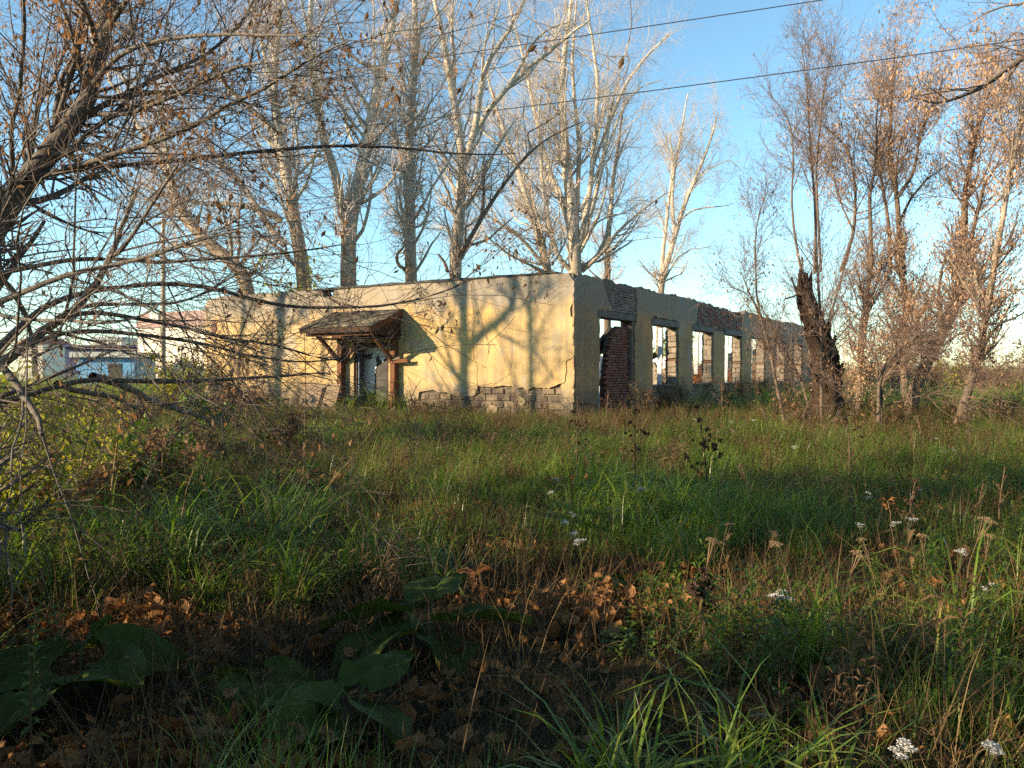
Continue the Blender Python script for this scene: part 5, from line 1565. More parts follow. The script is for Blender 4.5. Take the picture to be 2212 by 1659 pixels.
def scatter(name, label, category, variants, pts, rot, scl, idx, **props):
    """points + geometry nodes; the variants' geometry belongs to this one object"""
    me = bpy.data.meshes.new(name)
    n = len(pts)
    me.vertices.add(n)
    me.vertices.foreach_set("co", np.asarray(pts, np.float32).ravel())
    for nm, typ, arr in (("rot", 'FLOAT_VECTOR', rot), ("scl", 'FLOAT', scl), ("idx", 'INT', idx)):
        at_ = me.attributes.new(nm, typ, 'POINT')
        at_.data.foreach_set("vector" if typ == 'FLOAT_VECTOR' else "value", np.asarray(arr, np.int32 if typ == 'INT' else np.float32).ravel())
    me.materials.append(variants[0].data.materials[0])
    o = bpy.data.objects.new(name, me)
    link(o, None, label=label, category=category, kind="stuff", **props)
    ng = bpy.data.node_groups.new(name + "_scatter", 'GeometryNodeTree')
    ng.interface.new_socket("Geometry", in_out='INPUT', socket_type='NodeSocketGeometry')
    ng.interface.new_socket("Geometry", in_out='OUTPUT', socket_type='NodeSocketGeometry')
    N = ng.nodes; Lk = ng.links
    gi = N.new('NodeGroupInput'); go = N.new('NodeGroupOutput')
    iop = N.new('GeometryNodeInstanceOnPoints')
    jn = N.new('GeometryNodeJoinGeometry')
    for v in variants:
        oi = N.new('GeometryNodeObjectInfo')
        oi.inputs['Object'].default_value = v
        oi.inputs['As Instance'].default_value = False
        gt = N.new('GeometryNodeGeometryToInstance')
        Lk.new(oi.outputs['Geometry'], gt.inputs[0])
        Lk.new(gt.outputs[0], jn.inputs[0])
    def attr(nm, typ):
        a_ = N.new('GeometryNodeInputNamedAttribute'); a_.data_type = typ
        a_.inputs['Name'].default_value = nm
        return a_.outputs['Attribute']
    e2r = N.new('FunctionNodeEulerToRotation')
    Lk.new(attr("rot", 'FLOAT_VECTOR'), e2r.inputs[0])
    Lk.new(gi.outputs[0], iop.inputs['Points'])
    Lk.new(jn.outputs[0], iop.inputs['Instance'])
    iop.inputs['Pick Instance'].default_value = True
    Lk.new(attr("idx", 'INT'), iop.inputs['Instance Index'])
    Lk.new(e2r.outputs[0], iop.inputs['Rotation'])
    Lk.new(attr("scl", 'FLOAT'), iop.inputs['Scale'])
    Lk.new(iop.outputs[0], go.inputs[0])
    md = o.modifiers.new("scatter", 'NODES')
    md.node_group = ng
    return o

def variant(name, V, Fc, mat):
    return bpy.data.objects.new(name, np_mesh(name, V, Fc, mat))       # never linked: geometry source only

def inside_ruin(x, y, m=0.05):
    q = np.stack([x, y], -1) - C0
    t = q @ LV; s = q @ RV
    return (t > -m) & (t < TL + m) & (s > -m) & (s < SL + m)

def field(n, y0, y1, rg, pw=1.0, wid=0.68, pad=1.6):
    """random ground points in the part of the meadow that can be seen, with a margin"""
    y = y0 + (y1 - y0) * rg.random(n * 2) ** pw
    w = wid * y + pad
    keep = rg.random(n * 2) < w / (wid * y1 + pad)
    y = y[keep]; w = w[keep]
    x = rg.uniform(-1, 1, len(y)) * w
    ok = ~inside_ruin(x, y)
    return x[ok], y[ok]

rv = np.random.default_rng(101)
lush = [blades(24, h, 0.07, 0.0115, 0.36, b, rv) for h, b in ((0.48, 2.1), (0.58, 2.5), (0.38, 1.5), (0.64, 2.7), (0.46, 2.9), (0.54, 1.9))]
short = [blades(34, h, 0.10, 0.0055, 0.30, b, rv, 5) for h, b in ((0.20, 0.9), (0.26, 1.2), (0.17, 0.7), (0.30, 1.1))]
straw_t = [blades(16, h, 0.08, 0.0050, 0.36, b, rv, 5) for h, b in ((0.42, 0.9), (0.55, 1.2), (0.30, 1.5))]
weed_t = [weed_tuft(h, ns, nl, sz, asp, rv, sp_) for h, ns, nl, sz, asp, sp_ in
          ((0.34, 4, 22, 0.075, 0.22, 0.10), (0.45, 3, 30, 0.085, 0.18, 0.08), (0.20, 7, 10, 0.06, 0.55, 0.14), (0.13, 9, 7, 0.055, 0.7, 0.16), (0.28, 5, 26, 0.05, 0.16, 0.10))]

def sod(tufts, n, rg, s0=0.7, s1=1.25, half=0.62, lean=0.14):
    """a square metre of sod: many tufts in one mesh"""
    out = []
    for k in range(n):
        V, Fc = tufts[rg.integers(len(tufts))]
        q = Matrix.Rotation(rg.uniform(0, 6.28), 3, 'Z') @ Matrix.Rotation(rg.normal(0, lean), 3, 'X')
        # clumped: walk a few centres
        x, y = rg.uniform(-half, half, 2)
        if rg.random() < 0.6:
            x = 0.5 * x + 0.5 * half * math.sin(k // 5 * 2.1); y = 0.5 * y + 0.5 * half * math.cos(k // 5 * 3.7)
        out.append(((V @ np.array(q).T) * rg.uniform(s0, s1) + np.array([x, y, 0]), Fc))
    return merge(out)

CLEAR = []
for (px, py, r_) in ((170, 1500, 0.55), (90, 1600, 0.4), (930, 1400, 0.5), (870, 1330, 0.4), (760, 1600, 0.35), (1360, 1275, 0.3), (1290, 1310, 0.5), (280, 1360, 0.4), (330, 1640, 0.5), (60, 1640, 0.3), (1420, 1225, 0.35), (760, 1420, 0.4), (340, 940, 1.0), (640, 1010, 0.7), (1660, 1570, 0.35), (560, 1520, 0.25)):
    d_ = 1.55 * F / (py - 808.0)
    p_ = at(px, py, d_)
    CLEAR.append((p_[0], p_[1], r_))

def plots(y0, y1, step, rg, wid=0.68, pad=1.6, clear=True):
    """jittered grid of sods over the part of the meadow that can be seen, with a margin"""
    X, Y = [], []
    y = y0
    while y < y1:
        w = wid * y + pad
        for x in np.arange(-w, w, step):
            X.append(x + rg.uniform(-0.35, 0.35) * step); Y.append(y + rg.uniform(-0.35, 0.35) * step)
        y += step
    X, Y = np.array(X), np.array(Y)
    ok = ~inside_ruin(X, Y, 0.35)
    if clear:
        for (cx_, cy_, r_) in CLEAR:
            ok &= np.hypot(X - cx_, Y - cy_) > r_ + 0.25
    return X[ok], Y[ok]

def rots(n, rg, lean=0.03):
    return np.stack([rg.normal(0, lean, n), rg.normal(0, lean, n), rg.uniform(0, 6.283, n)], 1)

def lay(name, label, cat, vs, x, y, sc, rg, sink=0.02):
    scatter(name, label, cat, vs, np.stack([x, y, ground(x, y) - sink], 1), rots(len(x), rg), sc, rg.integers(0, len(vs), len(x)))

# long arching grass: thick in places, thin in others; lower towards the ruin
gv = [variant("sod", *sod(lush, n, rv), M['grass']) for n in (24, 18, 12, 20, 9, 15)]
xa, ya = plots(2.9, 9.6, 0.85, rv); k = vnoise(xa, ya, 1.2, 5) - 0.12 * smooth(5.2, 3.6, ya) * smooth(1.2, -0.5, xa) > 0.40; xa, ya = xa[k], ya[k]
xb, yb = plots(9.6, 25.4, 1.05, rv); k = vnoise(xb, yb, 2.2, 6) > 0.50; xb, yb = xb[k], yb[k]
xc, yc = plots(25, 60, 2.2, rv); k = (xc > 5) | (xc < -14); xc, yc = xc[k], yc[k]
xs = np.concatenate([xa, xb, xc]); ys = np.concatenate([ya, yb, yc])
lay("meadow_grass", "long arching green grass filling the meadow", "grass", gv, xs, ys,
    (0.62 + 0.5 * vnoise(xs, ys, 1.4, 3)) * np.where(ys < 9.6, 0.95, np.where(ys < 25, 0.70 - 0.34 * smooth(11, 20, ys), 1.5)), rv)
tv = [variant("turf_sod", *sod(short, n, rv, 0.7, 1.3), M['grass']) for n in (54, 42, 34, 48)]
xa, ya = plots(2.8, 26, 1.0, rv); k = (vnoise(xa, ya, 1.3, 15) > 0.42) | ((ya > 9) & (vnoise(xa, ya, 2.3, 16) > 0.36)); xa, ya = xa[k], ya[k]
lay("meadow_turf", "short fine green turf between the taller grass", "grass", tv, xa, ya, (0.75 + 0.5 * vnoise(xa, ya, 1.8, 4)) * (1.05 - 0.25 * smooth(14, 21, ya)), rv)
sv = [variant("straw_sod", *sod(straw_t, n, rv, 0.6, 1.3, 0.62, 0.3), M['straw']) for n in (14, 10, 20, 7)]
xa, ya = plots(3.1, 26, 1.1, rv); k = vnoise(xa, ya, 2.1, 9) + 0.2 * smooth(-1, -7, xa) + 0.12 * smooth(8, 13, ya) > 0.48; xa, ya = xa[k], ya[k]
xc, yc = plots(25, 58, 2.4, rv); k = (xc > 7) | (xc < -13); xc, yc = xc[k], yc[k]
xs = np.concatenate([xa, xc]); ys = np.concatenate([ya, yc])
lay("dry_grass", "withered tan grass in patches among the green", "grass", sv, xs, ys, np.where(ys > 25, 1.8, 0.85) * (0.75 + 0.5 * vnoise(xs, ys, 1.7, 8)), rv)
wv_ = [variant("weed_sod", *sod(weed_t, n, rv, 0.7, 1.2), M['weed']) for n in (26, 20, 14, 9)]
xa, ya = plots(2.9, 25, 1.1, rv); k = vnoise(xa, ya, 1.4, 12) + 0.15 * smooth(8, 12, ya) > 0.42; xa, ya = xa[k], ya[k]
lay("leafy_weeds", "low leafy green weeds growing through the grass", "weeds", wv_, xa, ya, 0.75 + 0.5 * vnoise(xa, ya, 1.3, 14), rv)
# flattened thatch of last year's blades over the soil, and brown dead weeds
thatch_t = [blades(22, h, 0.12, 0.0055, 1.15, 0.5, rv, 5) for h in (0.26, 0.34, 0.20)]
hv_ = [variant("thatch_sod", *sod(thatch_t, n, rv, 0.7, 1.3, 0.66, 0.2), M['straw_dark']) for n in (40, 30, 46)]
xa, ya = plots(2.6, 22, 0.95, rv, clear=False)
lay("dead_thatch", "flattened brown thatch of dead blades on the soil", "grass", hv_, xa, ya, rv.uniform(0.85, 1.2, len(xa)), rv, -0.005)
dv_ = [variant("dead_weed_sod", *sod(weed_t[:2] + weed_t[4:], n, rv, 0.6, 1.25, 0.62, 0.25), M['brownleaf']) for n in (18, 12, 26, 8)]
xa, ya = plots(3.2, 26, 1.1, rv); k = vnoise(xa, ya, 1.9, 17) + 0.22 * smooth(8, 13, ya) > 0.56; xa, ya = xa[k], ya[k]
lay("withered_weeds", "brown withered weeds standing among the grass", "weeds", dv_, xa, ya, rv.uniform(0.8, 1.35, len(xa)), rv)
straw_v = [variant("reed_sod", *sod(straw_t, 26, rv, 0.8, 1.2, 0.62, 0.1), M['straw']) for _ in range(3)]
# reeds of the far field
xr = rv.uniform(18, 90, 1500); yr = rv.uniform(58, 110, 1500)
scatter("reed_field", "pale golden reeds of the far field", "reeds", straw_v, np.stack([xr, yr, ground(xr, yr)], 1), rots(1500, rv, 0.05), rv.uniform(2.2, 3.4, 1500), rv.integers(0, 3, 1500))

# fallen leaves: curled blades of several sizes
def curled_leaf(size, rg):
    n = 6
    u = np.linspace(-1, 1, n)
    U, W = np.meshgrid(u, np.linspace(-1, 1, 4))
    wv = np.sqrt(np.clip(1 - np.abs(U) ** 1.8, 0.02, 1)) * (1 + rg.normal(0, 0.12, U.shape))
    X = U * size / 2
    Y = W * wv * size * rg.uniform(0.22, 0.36)
    Z = (rg.uniform(0.2, 0.7) * (W ** 2) * size * 0.3 + rg.uniform(-0.1, 0.5) * U ** 2 * size * 0.3 + rg.normal(0, 0.07, U.shape) * size) + 0.02 * size
    V = np.stack([X.ravel(), Y.ravel(), Z.ravel()], 1)
    i = (np.arange(3)[:, None] * n + np.arange(n - 1)[None, :]).ravel()
    return V, np.stack([i, i + 1, i + 1 + n, i + n], 1)
leaf_v = [variant("curled_leaf", *curled_leaf(s, rv), M['litter']) for s in (0.095, 0.065, 0.12, 0.055, 0.08, 0.05)]
xa, ya = field(9500, 2.6, 12, rv, 0.8)
ka = vnoise(xa, ya, 0.8, 22) + 0.35 * smooth(4.6, 3.2, ya) * smooth(0.5, -1.0, xa) > 0.48
xa, ya = xa[ka], ya[ka]
xb, yb = field(2500, 10, 24, rv); kb = vnoise(xb, yb, 1.5, 23) > 0.6; xb, yb = xb[kb], yb[kb]
# drifts seen in the photograph
for (px, py, n_, sd) in ((1290, 1300, 70, 0.28), (1310, 1330, 40, 0.2), (280, 1350, 60, 0.25), (330, 1640, 130, 0.28), (60, 1640, 60, 0.2), (1420, 1225, 40, 0.25), (760, 1400, 40, 0.3), (1090, 1380, 30, 0.3), (450, 1100, 40, 0.3), (640, 1010, 60, 0.5), (340, 940, 120, 0.8), (1640, 1560, 30, 0.2), (2120, 1010, 50, 0.6), (1780, 985, 60, 0.7), (700, 1655, 40, 0.2)):
    d = 1.5 * F / (py - 808.0)
    c = at(px, py, d)
    xa = np.concatenate([xa, c[0] + rv.normal(0, sd, n_)]); ya = np.concatenate([ya, c[1] + rv.normal(0, sd * 0.7, n_)])
xs = np.concatenate([xa, xb]); ys = np.concatenate([ya, yb])
zz = ground(xs, ys) + rv.uniform(0.01, 0.12, len(xs))
scatter("fallen_leaves", "curled brown and orange fallen leaves drifted in the grass", "leaves", leaf_v, np.stack([xs, ys, zz], 1), np.stack([rv.normal(0, 0.5, len(xs)), rv.normal(0, 0.5, len(xs)), rv.uniform(0, 6.28, len(xs))], 1), rv.uniform(0.6, 1.25, len(xs)), rv.integers(0, 6, len(xs)))

# ------------------------------------------------------------------ single plants
def by_head(px, py, h):
    """ground point of a plant h metres tall whose head is seen at the pixel"""
    d = 6.0
    for _ in range(40):
        p = at(px, py, d)
        want = float(ground(p[0], p[1])) + h
        k = (p[2] - want)
        r = ray(px, py)
        slope = r[2] / r[1]
        d = max(2.2, d - k / (slope if abs(slope) > 1e-3 else -1e-3) * 0.7) if slope < -1e-3 else d
    p = at(px, py, d)
    return p[0], p[1], float(ground(p[0], p[1]))

def copy_tree(root):
    c = root.copy(); col.objects.link(c)
    for ch in root.children:
        d = ch.copy(); col.objects.link(d); d.parent = c
        for g_ in ch.children:
            e = g_.copy(); col.objects.link(e); e.parent = d
    return c

def thing_at0(name, label, cat, group):
    return empty(name, (0, 0, 0), label, cat, group)

def curve_stem(h, lean, rg, K=8, r=0.003):
    a = rg.uniform(0, 6.28)
    f = np.linspace(0, 1, K)
    P = np.stack([np.cos(a) * lean * f ** 2 * h, np.sin(a) * lean * f ** 2 * h, f * h], 1)
    P[1:-1, :2] += rg.normal(0, 0.006, (K - 2, 2))
    return P, np.linspace(r, r * 0.55, K)

def flat_disc(c, r, rg, n=6):
    a = np.linspace(0, 6.28, n, endpoint=False) + rg.uniform(0, 1)
    tilt = rg.normal(0, 0.25, 2)
    V = [c + np.array([0, 0, r * 0.35])] + [c + np.array([math.cos(q) * r, math.sin(q) * r, tilt[0] * math.cos(q) * r + tilt[1] * math.sin(q) * r]) for q in a]
    return V, [(0, i + 1, (i + 1) % n + 1) for i in range(n)]

def make_yarrow(h, nb, hr, rg, label, head_mat='petal', stem_mat='greenstem', leaf_mat='weed', name="yarrow_plant", group="yarrow flowers in the meadow", dens=26):
    root = thing_at0(name, label, "flower", group)
    P, rad = curve_stem(h, 0.18, rg)
    tip = P[-1]
    Ps, Rs = [P], [rad]
    heads = []
    for k in range(nb):
        a = k * 6.283 / max(1, nb) + rg.uniform(-0.3, 0.3); rr = 0 if k == 0 else hr * rg.uniform(0.8, 1.5)
        e = tip + np.array([math.cos(a) * rr, math.sin(a) * rr, rg.uniform(-0.03, 0.02)])
        s0 = P[-3]
        Ps.append(np.linspace(s0, e, 8)); Rs.append(np.full(8, 0.0014)); heads.append(e)
    mobj("stem", *tubes(np.array(Ps), np.array(Rs), 5), M[stem_mat], root, True)
    for e in heads:
        mb = MB()
        for q in range(dens):
            a = rg.uniform(0, 6.28); r_ = hr * math.sqrt(rg.random())
            V, Fc = flat_disc(e + np.array([math.cos(a) * r_, math.sin(a) * r_, rg.uniform(-0.004, 0.006) - 0.25 * r_ * r_ / hr]), hr * rg.uniform(0.13, 0.2), rg)
            mb.add(V, Fc)
        mobj("flower_head", mb.V, mb.F, M[head_mat], root)
    n = int(h * 26)
    f = rg.uniform(0.1, 0.85, n)
    pos = np.array([P[min(7, int(q * 7))] for q in f]); az = rg.uniform(0, 6.28, n)
    D = np.stack([np.cos(az), np.sin(az), rg.uniform(0.1, 0.7, n)], 1)
    mobj("leaves", *lance_leaves(pos, D, 0.085 * (1.2 - f), 0.16, rg), M[leaf_mat], root, kind="stuff")
    return root

ry = np.random.default_rng(202)
ylab = "white yarrow in flower standing in the meadow grass"
protos = [make_yarrow(0.52, 4, 0.026, ry, ylab), make_yarrow(0.48, 3, 0.022, ry, ylab), make_yarrow(0.55, 5, 0.028, ry, ylab)]
spots = [(945, 966), (1200, 1040), (1207, 1062), (1222, 1135), (1256, 1100), (1235, 1152), (1395, 1058), (1334, 1100), (1262, 1168), (1950, 1130), (1943, 1115), (1452, 1010), (1418, 1052),
         (1810, 905), (1745, 893), (1690, 893), (1640, 905), (1570, 912), (1590, 925), (1700, 928), (1500, 905), (2020, 950), (2060, 965), (2030, 978), (1720, 962), (1860, 1060), (1868, 1074),
         (905, 884), (935, 886), (905, 893), (875, 881), (958, 905), (1378, 912), (1545, 930), (1870, 1142), (1995, 1058), (2090, 1240), (2060, 1200)]
first = [True, True, True]
def put(protos, flags, px, py, h, rg, sc=1.0):
    i = int(rg.integers(len(protos)))
    o = protos[i] if flags[i] else copy_tree(protos[i])
    flags[i] = False
    o.location = by_head(px, py, h * sc)
    o.rotation_euler = (rg.normal(0, 0.06), rg.normal(0, 0.06), rg.uniform(0, 6.28))
    o.scale = (sc,) * 3
    return o
for (px, py) in spots:
    put(protos, first, px, py, 0.52, ry, ry.uniform(0.6, 0.95))
big = make_yarrow(0.42, 6, 0.042, ry, "large pale yarrow clump shaded among arching grass, broad flower heads", group=None, dens=60)
del_g = big
big.location = by_head(1700, 1258, 0.42); big.scale = (0.8,) * 3
big2 = make_yarrow(0.36, 5, 0.022, ry, "pair of broad yarrow heads low over the near sunlit weeds", group=None, dens=60)
big2.location = by_head(2000, 1625, 0.36)
big3 = make_yarrow(0.40, 4, 0.021, ry, "broad pale yarrow rising behind the low pair of yarrow heads", group=None, dens=50)
big3.location = by_head(2098, 1598, 0.40)

# dried tansy-like flower stalks, tan heads
tl = "dried tan flower stalk with small clustered heads in the sunny grass"
tprot = [make_yarrow(0.55, k_, 0.024, ry, tl, 'tanhead', 'drystem', 'brownleaf', "dry_flower_stalk", "dried flower stalks in the meadow", 40) for k_ in (3, 5)]
tf = [True, True]
for (px, py) in [(1555, 1135), (1640, 1140), (1510, 1165), (1730, 1170), (1820, 1180), (1990, 1155), (1330, 1105), (1760, 1030), (1620, 1005), (2080, 1110), (2110, 1140), (1900, 1170), (1050, 935), (1290, 900), (700, 1080), (1480, 960), (1660, 880), (2000, 900), (1930, 890), (2100, 930)]:
    put(tprot, tf, px, py, 0.55, ry, ry.uniform(0.85, 1.25))

def make_thistle(h, nb, head, rg, label, stem='darkstem', hm='darkhead', name="thistle_stalk", group=None, leafy=8, lean=0.1, wide=0.35):
    root = thing_at0(name, label, "dry plant", group)
    P, rad = curve_stem(h, lean, rg, 12, 0.008)
    Ps = [resample(P, 10)]; Rs = [np.linspace(0.008, 0.004, 10)]
    tips = [P[-1]]
    for k in range(nb):
        f = rg.uniform(0.35, 0.92); i = int(f * 11)
        a = k * 2.4 + rg.uniform(-0.4, 0.4); L = wide * h * rg.uniform(0.5, 1.0) * (1.2 - f)
        d = np.array([math.cos(a), math.sin(a), rg.uniform(0.55, 1.1)])
        q = P[i] + norm(d)[None, :] * np.linspace(0, L, 10)[:, None] + np.array([0, 0, 1])[None, :] * (np.linspace(0, 1, 10) ** 2)[:, None] * L * 0.2
        Ps.append(q); Rs.append(np.linspace(0.004, 0.002, 10)); tips.append(q[-1])
        for m_ in range(2):
            j = rg.integers(4, 9)
            a2 = rg.uniform(0, 6.28); d2 = np.array([math.cos(a2), math.sin(a2), 0.8]); L2 = L * rg.uniform(0.25, 0.5)
            q2 = q[j] + norm(d2)[None, :] * np.linspace(0, L2, 10)[:, None]
            Ps.append(q2); Rs.append(np.full(10, 0.0018)); tips.append(q2[-1])
    mobj("stem", *tubes(np.array(Ps), np.array(Rs), 5), M[stem], root, True)
    # bristly round heads
    for e in tips:
        n = 22
        d = norm(rg.normal(size=(n, 3)) + np.array([0, 0, 0.3]))
        r_ = head * rg.uniform(0.7, 1.2)
        V = []; Fc = []
        for q in range(n):
            side = norm(np.cross(d[q], rg.normal(size=3)))
            b = len(V)
            V += [e, e + d[q] * r_ * 0.6 + side * r_ * 0.30, e + d[q] * r_ * 1.0, e + d[q] * r_ * 0.6 - side * r_ * 0.30]
            Fc.append((b, b + 1, b + 2, b + 3))
        mobj("seed_head", V, Fc, M[hm], root)
    if leafy:
        f = rg.uniform(0.05, 0.8, leafy * 3); az = rg.uniform(0, 6.28, leafy * 3)
        pos = np.array([P[int(q * 11)] for q in f]); D = np.stack([np.cos(az), np.sin(az), rg.uniform(-0.9, 0.3, leafy * 3)], 1)
        mobj("leaves", *lance_leaves(pos, D, 0.12 * (1.1 - f) + 0.03, 0.22, rg, 0.5), M['brownleaf'], root, kind="stuff")
    return root

rt = np.random.default_rng(303)
def base_px(px, py, h0=0.0):
    return by_head(px, py, h0)
for (bx, by_, h, nb, hd, lab, stem, hm) in (
        (1245, 1060, 1.12, 7, 0.030, "tall dark branching thistle stalk before the brick blocked opening", 'darkstem', 'darkhead'),
        (1372, 1085, 1.05, 6, 0.032, "dark thistle stalk with drooping side heads beside the taller thistle", 'darkstem', 'darkhead'),
        (1530, 1130, 1.18, 10, 0.042, "dense dark burdock stalk crowded with brown burrs", 'darkstem', 'seedhead'),
        (1836, 1070, 1.10, 8, 0.026, "brown thistle stalk slanting towards the broken stump", 'drystem', 'seedhead'),
        (1960, 1190, 0.62, 6, 0.030, "short withered stalk with curled orange leaves at its head", 'drystem', 'seedhead'),
        (2155, 1180, 0.72, 3, 0.018, "knotty pale brown stalk with twisted dry leaves", 'drystem', 'seedhead'),
        (1520, 1440, 0.50, 5, 0.055, "low black withered thistle head in deep shade", 'darkstem', 'darkhead'),
        (2110, 1170, 0.55, 5, 0.020, "feathery dried mugwort spike beside the knotty stalk", 'drystem', 'seedhead'),
        (1890, 940, 1.1, 8, 0.030, "reddish branching dock stalk at the foot of the thicket", 'drystem', 'seedhead'),
        (1460, 905, 1.0, 8, 0.035, "brown umbelled stalk before the first window", 'drystem', 'seedhead'),
        (1310, 930, 0.9, 6, 0.030, "brown curly headed stalk at the near corner of the ruin", 'drystem', 'seedhead'),
        (1560, 910, 1.15, 8, 0.04, "broad brown seed stalk before the third window", 'drystem', 'seedhead')):
    r_ = make_thistle(h, nb, hd * 0.75, rt, lab, stem, hm)
    r_.location = base_px(bx, by_)
# curled orange leaves
def orange_whorl(label, px, py, h, n, size, rg):
    root = thing_at0("withered_plant", label, "dry plant", None)
    P, rad = curve_stem(h, 0.2, rg, 8, 0.004)
    mobj("stem", *tubes(P[None], rad[None], 5), M['drystem'], root, True)
    for k in range(n):
        a = k * 6.283 / n + rg.uniform(-0.3, 0.3)
        d = np.array([math.cos(a), math.sin(a), rg.uniform(-0.2, 0.9)])
        V, Fc = lance_leaves(P[-1:][:] - np.array([[0, 0, 0.03 * (k % 3)]]), d[None], np.array([size * rg.uniform(0.7, 1.2)]), 0.30, rg, 0.3)
        mobj("leaf", V, Fc, M['orangeleaf'], root)
    root.location = by_head(px, py, h)
orange_whorl("withered plant with star of curled orange leaves", 1940, 1088, 0.62, 8, 0.10, rt)
orange_whorl("brown wilted plant with hanging curled leaves in the near grass", 990, 1098, 0.42, 12, 0.12, rt)
orange_whorl("second wilted brown plant beside the hanging curled leaves", 1050, 1090, 0.40, 10, 0.11, rt)
orange_whorl("pink stemmed dying dock leaf fan in the shaded grass", 1040, 1235, 0.25, 7, 0.20, rt)

# pale green leafy shoots
def shoot(label, px, py, h, n, size, mat, rg, asp=0.20, group=None):
    root = thing_at0("leafy_shoot", label, "plant", group)
    P, rad = curve_stem(h, 0.12, rg, 10, 0.004)
    mobj("stem", *tubes(P[None], rad[None], 5), M['greenstem'], root, True)
    f = np.linspace(0.15, 1.0, n); az = np.arange(n) * 2.4
    pos = np.array([P[min(9, int(q * 9))] * (1 - (q * 9) % 1) + P[min(9, int(q * 9) + 1)] * ((q * 9) % 1) for q in f])
    D = np.stack([np.cos(az), np.sin(az), 0.25 + 0.7 * f], 1)
    for k in range(n):
        V, Fc = lance_leaves(pos[k:k + 1], D[k:k + 1], np.array([size * (1.15 - 0.6 * f[k])]), asp, rg)
        mobj("leaf", V, Fc, M[mat], root)
    root.location = by_head(px, py, h)
M['bright'] = m_leaf("bright_shoot_leaf", [(0.0, (0.07, 0.15, 0.02)), (0.5, (0.14, 0.22, 0.03)), (1.0, (0.26, 0.30, 0.05))], 0.5, 0.35, 0.4, (1, 1, 0.5), 2)
shoot("bright green goldenrod shoot rising from the middle of the meadow", 1325, 1003, 0.62, 34, 0.10, 'bright', rt)
shoot("slender yellow green shoot beside the goldenrod", 1165, 1000, 0.55, 26, 0.08, 'bright', rt)
shoot("yellow green willowherb shoot before the stump thicket", 1846, 905, 0.85, 36, 0.12, 'bright', rt)
shoot("pale willowherb shoot before the thicket saplings", 1800, 900, 0.8, 30, 0.11, 'bright', rt)
shoot("fern leaved green shoot at the edge of the thicket shade", 1990, 935, 0.6, 30, 0.12, 'bright', rt)
shoot("lit yellow green weed with notched leaves by the wilted plants", 1070, 1130, 0.38, 16, 0.14, 'bright', rt, 0.3)
shoot("broad leaved green thistle shoot at the meadow edge", 2150, 1180, 0.45, 16, 0.20, 'weed', rt, 0.28)
shoot("tall mugwort shoot in the shade under the maples", 60, 1290, 0.70, 40, 0.09, 'weed', rt, 0.3)
shoot("second mugwort shoot under the maples", 130, 1180, 0.75, 40, 0.09, 'weed', rt, 0.3)

# tall bleached grass stalks
def stalk(label, pts, depth, r, rg, ds=0.0, plume=0):
    P, rad = stem_px(pts, depth, r, r * 0.5, 20, rg, ds)
    root = empty("straw_stalk", tuple(P[0]), label, "stalk", "bleached straw stalks in the meadow")
    mobj("stem", *tubes(P[None], rad[None], 5), M['straw'], root, True)
    n = 60 if plume else 14
    f = rg.uniform(0.80 if plume else 0.1, 1.0, n)
    pos = np.array([P[min(19, int(q * 19))] for q in f])
    D = np.stack([rg.normal(0, 1, n), rg.normal(0, 1, n), rg.uniform(-0.6, 0.8, n)], 1) + (P[-1] - P[-3])[None] * 10
    mobj("panicle" if plume else "dry_leaves", *lance_leaves(pos, D, (0.045 if plume else 0.07) * rg.uniform(0.6, 1.3, n), 0.25 if plume else 0.10, rg), M['straw'], root, kind="stuff")
for lab, pts, dep, r, ds, pl in (
        ("thin bleached straw stalk beside the pale dry branch, leaning towards the ruin", [(175, 1010), (190, 940), (208, 880), (218, 830)], 5.6, 0.006, 0.2, 0),
        ("bleached straw stalk, taller twin beside the leaning one", [(240, 1060), (250, 980), (262, 900), (272, 830), (276, 800)], 5.3, 0.006, 0.2, 0),
        ("tall straight bleached stalk before the drooping maple limbs", [(655, 1030), (657, 960), (660, 880), (660, 790), (657, 720)], 7.5, 0.006, 0.2, 0),
        ("slanting straw stalk with fluffy plume before the doorway", [(700, 1060), (760, 990), (820, 910), (845, 870), (880, 850)], 8.0, 0.006, 0.2, 1),
        ("short straw stalk with drooping plume in the mid meadow", [(930, 1030), (918, 985), (905, 955), (880, 940)], 8.6, 0.005, 0.1, 1),
        ("plumed straw stalk before the cracked wall foot", [(985, 945), (992, 915), (1000, 890), (1012, 878)], 14, 0.006, 0.1, 1),
        ("brown bare stalk standing in front of the drooping limbs", [(350, 1010), (352, 940), (356, 880), (360, 850)], 7.0, 0.005, 0.1, 0),
        ("pale bent straw stalk among lush grass", [(392, 1120), (402, 1060), (420, 1010), (425, 1000)], 5.5, 0.004, 0.1, 0)):
    stalk(lab, pts, dep, r, rt, ds, pl)

# burdock: big heart shaped leaves, each a part
def burdock_leaf(size, rg):
    size *= 1.18
    n, m_ = 11, 9
    V = np.zeros((n, m_, 3))
    for i in range(n):
        f = i / (n - 1)
        prof = math.sin(math.pi * min(1, f * 0.93 + 0.07) ** 0.62) ** 0.8 * 0.42 + 0.004
        for j in range(m_):
            g_ = j / (m_ - 1) * 2 - 1
            y = g_ * prof * size
            x = f * size - 0.20 * size * (abs(g_) ** 1.6) * (1 - f) ** 2
            z = 0.10 * size * abs(g_) ** 1.2 - 0.40 * size * f ** 2.2 + 0.035 * size * math.sin(9 * f + 5 * g_) + 0.02 * size * rg.normal() - 0.03 * size * math.cos(g_ * math.pi * 3) * (1 - abs(g_))
            V[i, j] = (x, y, z)
    i = (np.arange(n - 1)[:, None] * m_ + np.arange(m_ - 1)[None, :]).ravel()
    return V.reshape(-1, 3), np.stack([i, i + 1, i + 1 + m_, i + m_], 1)

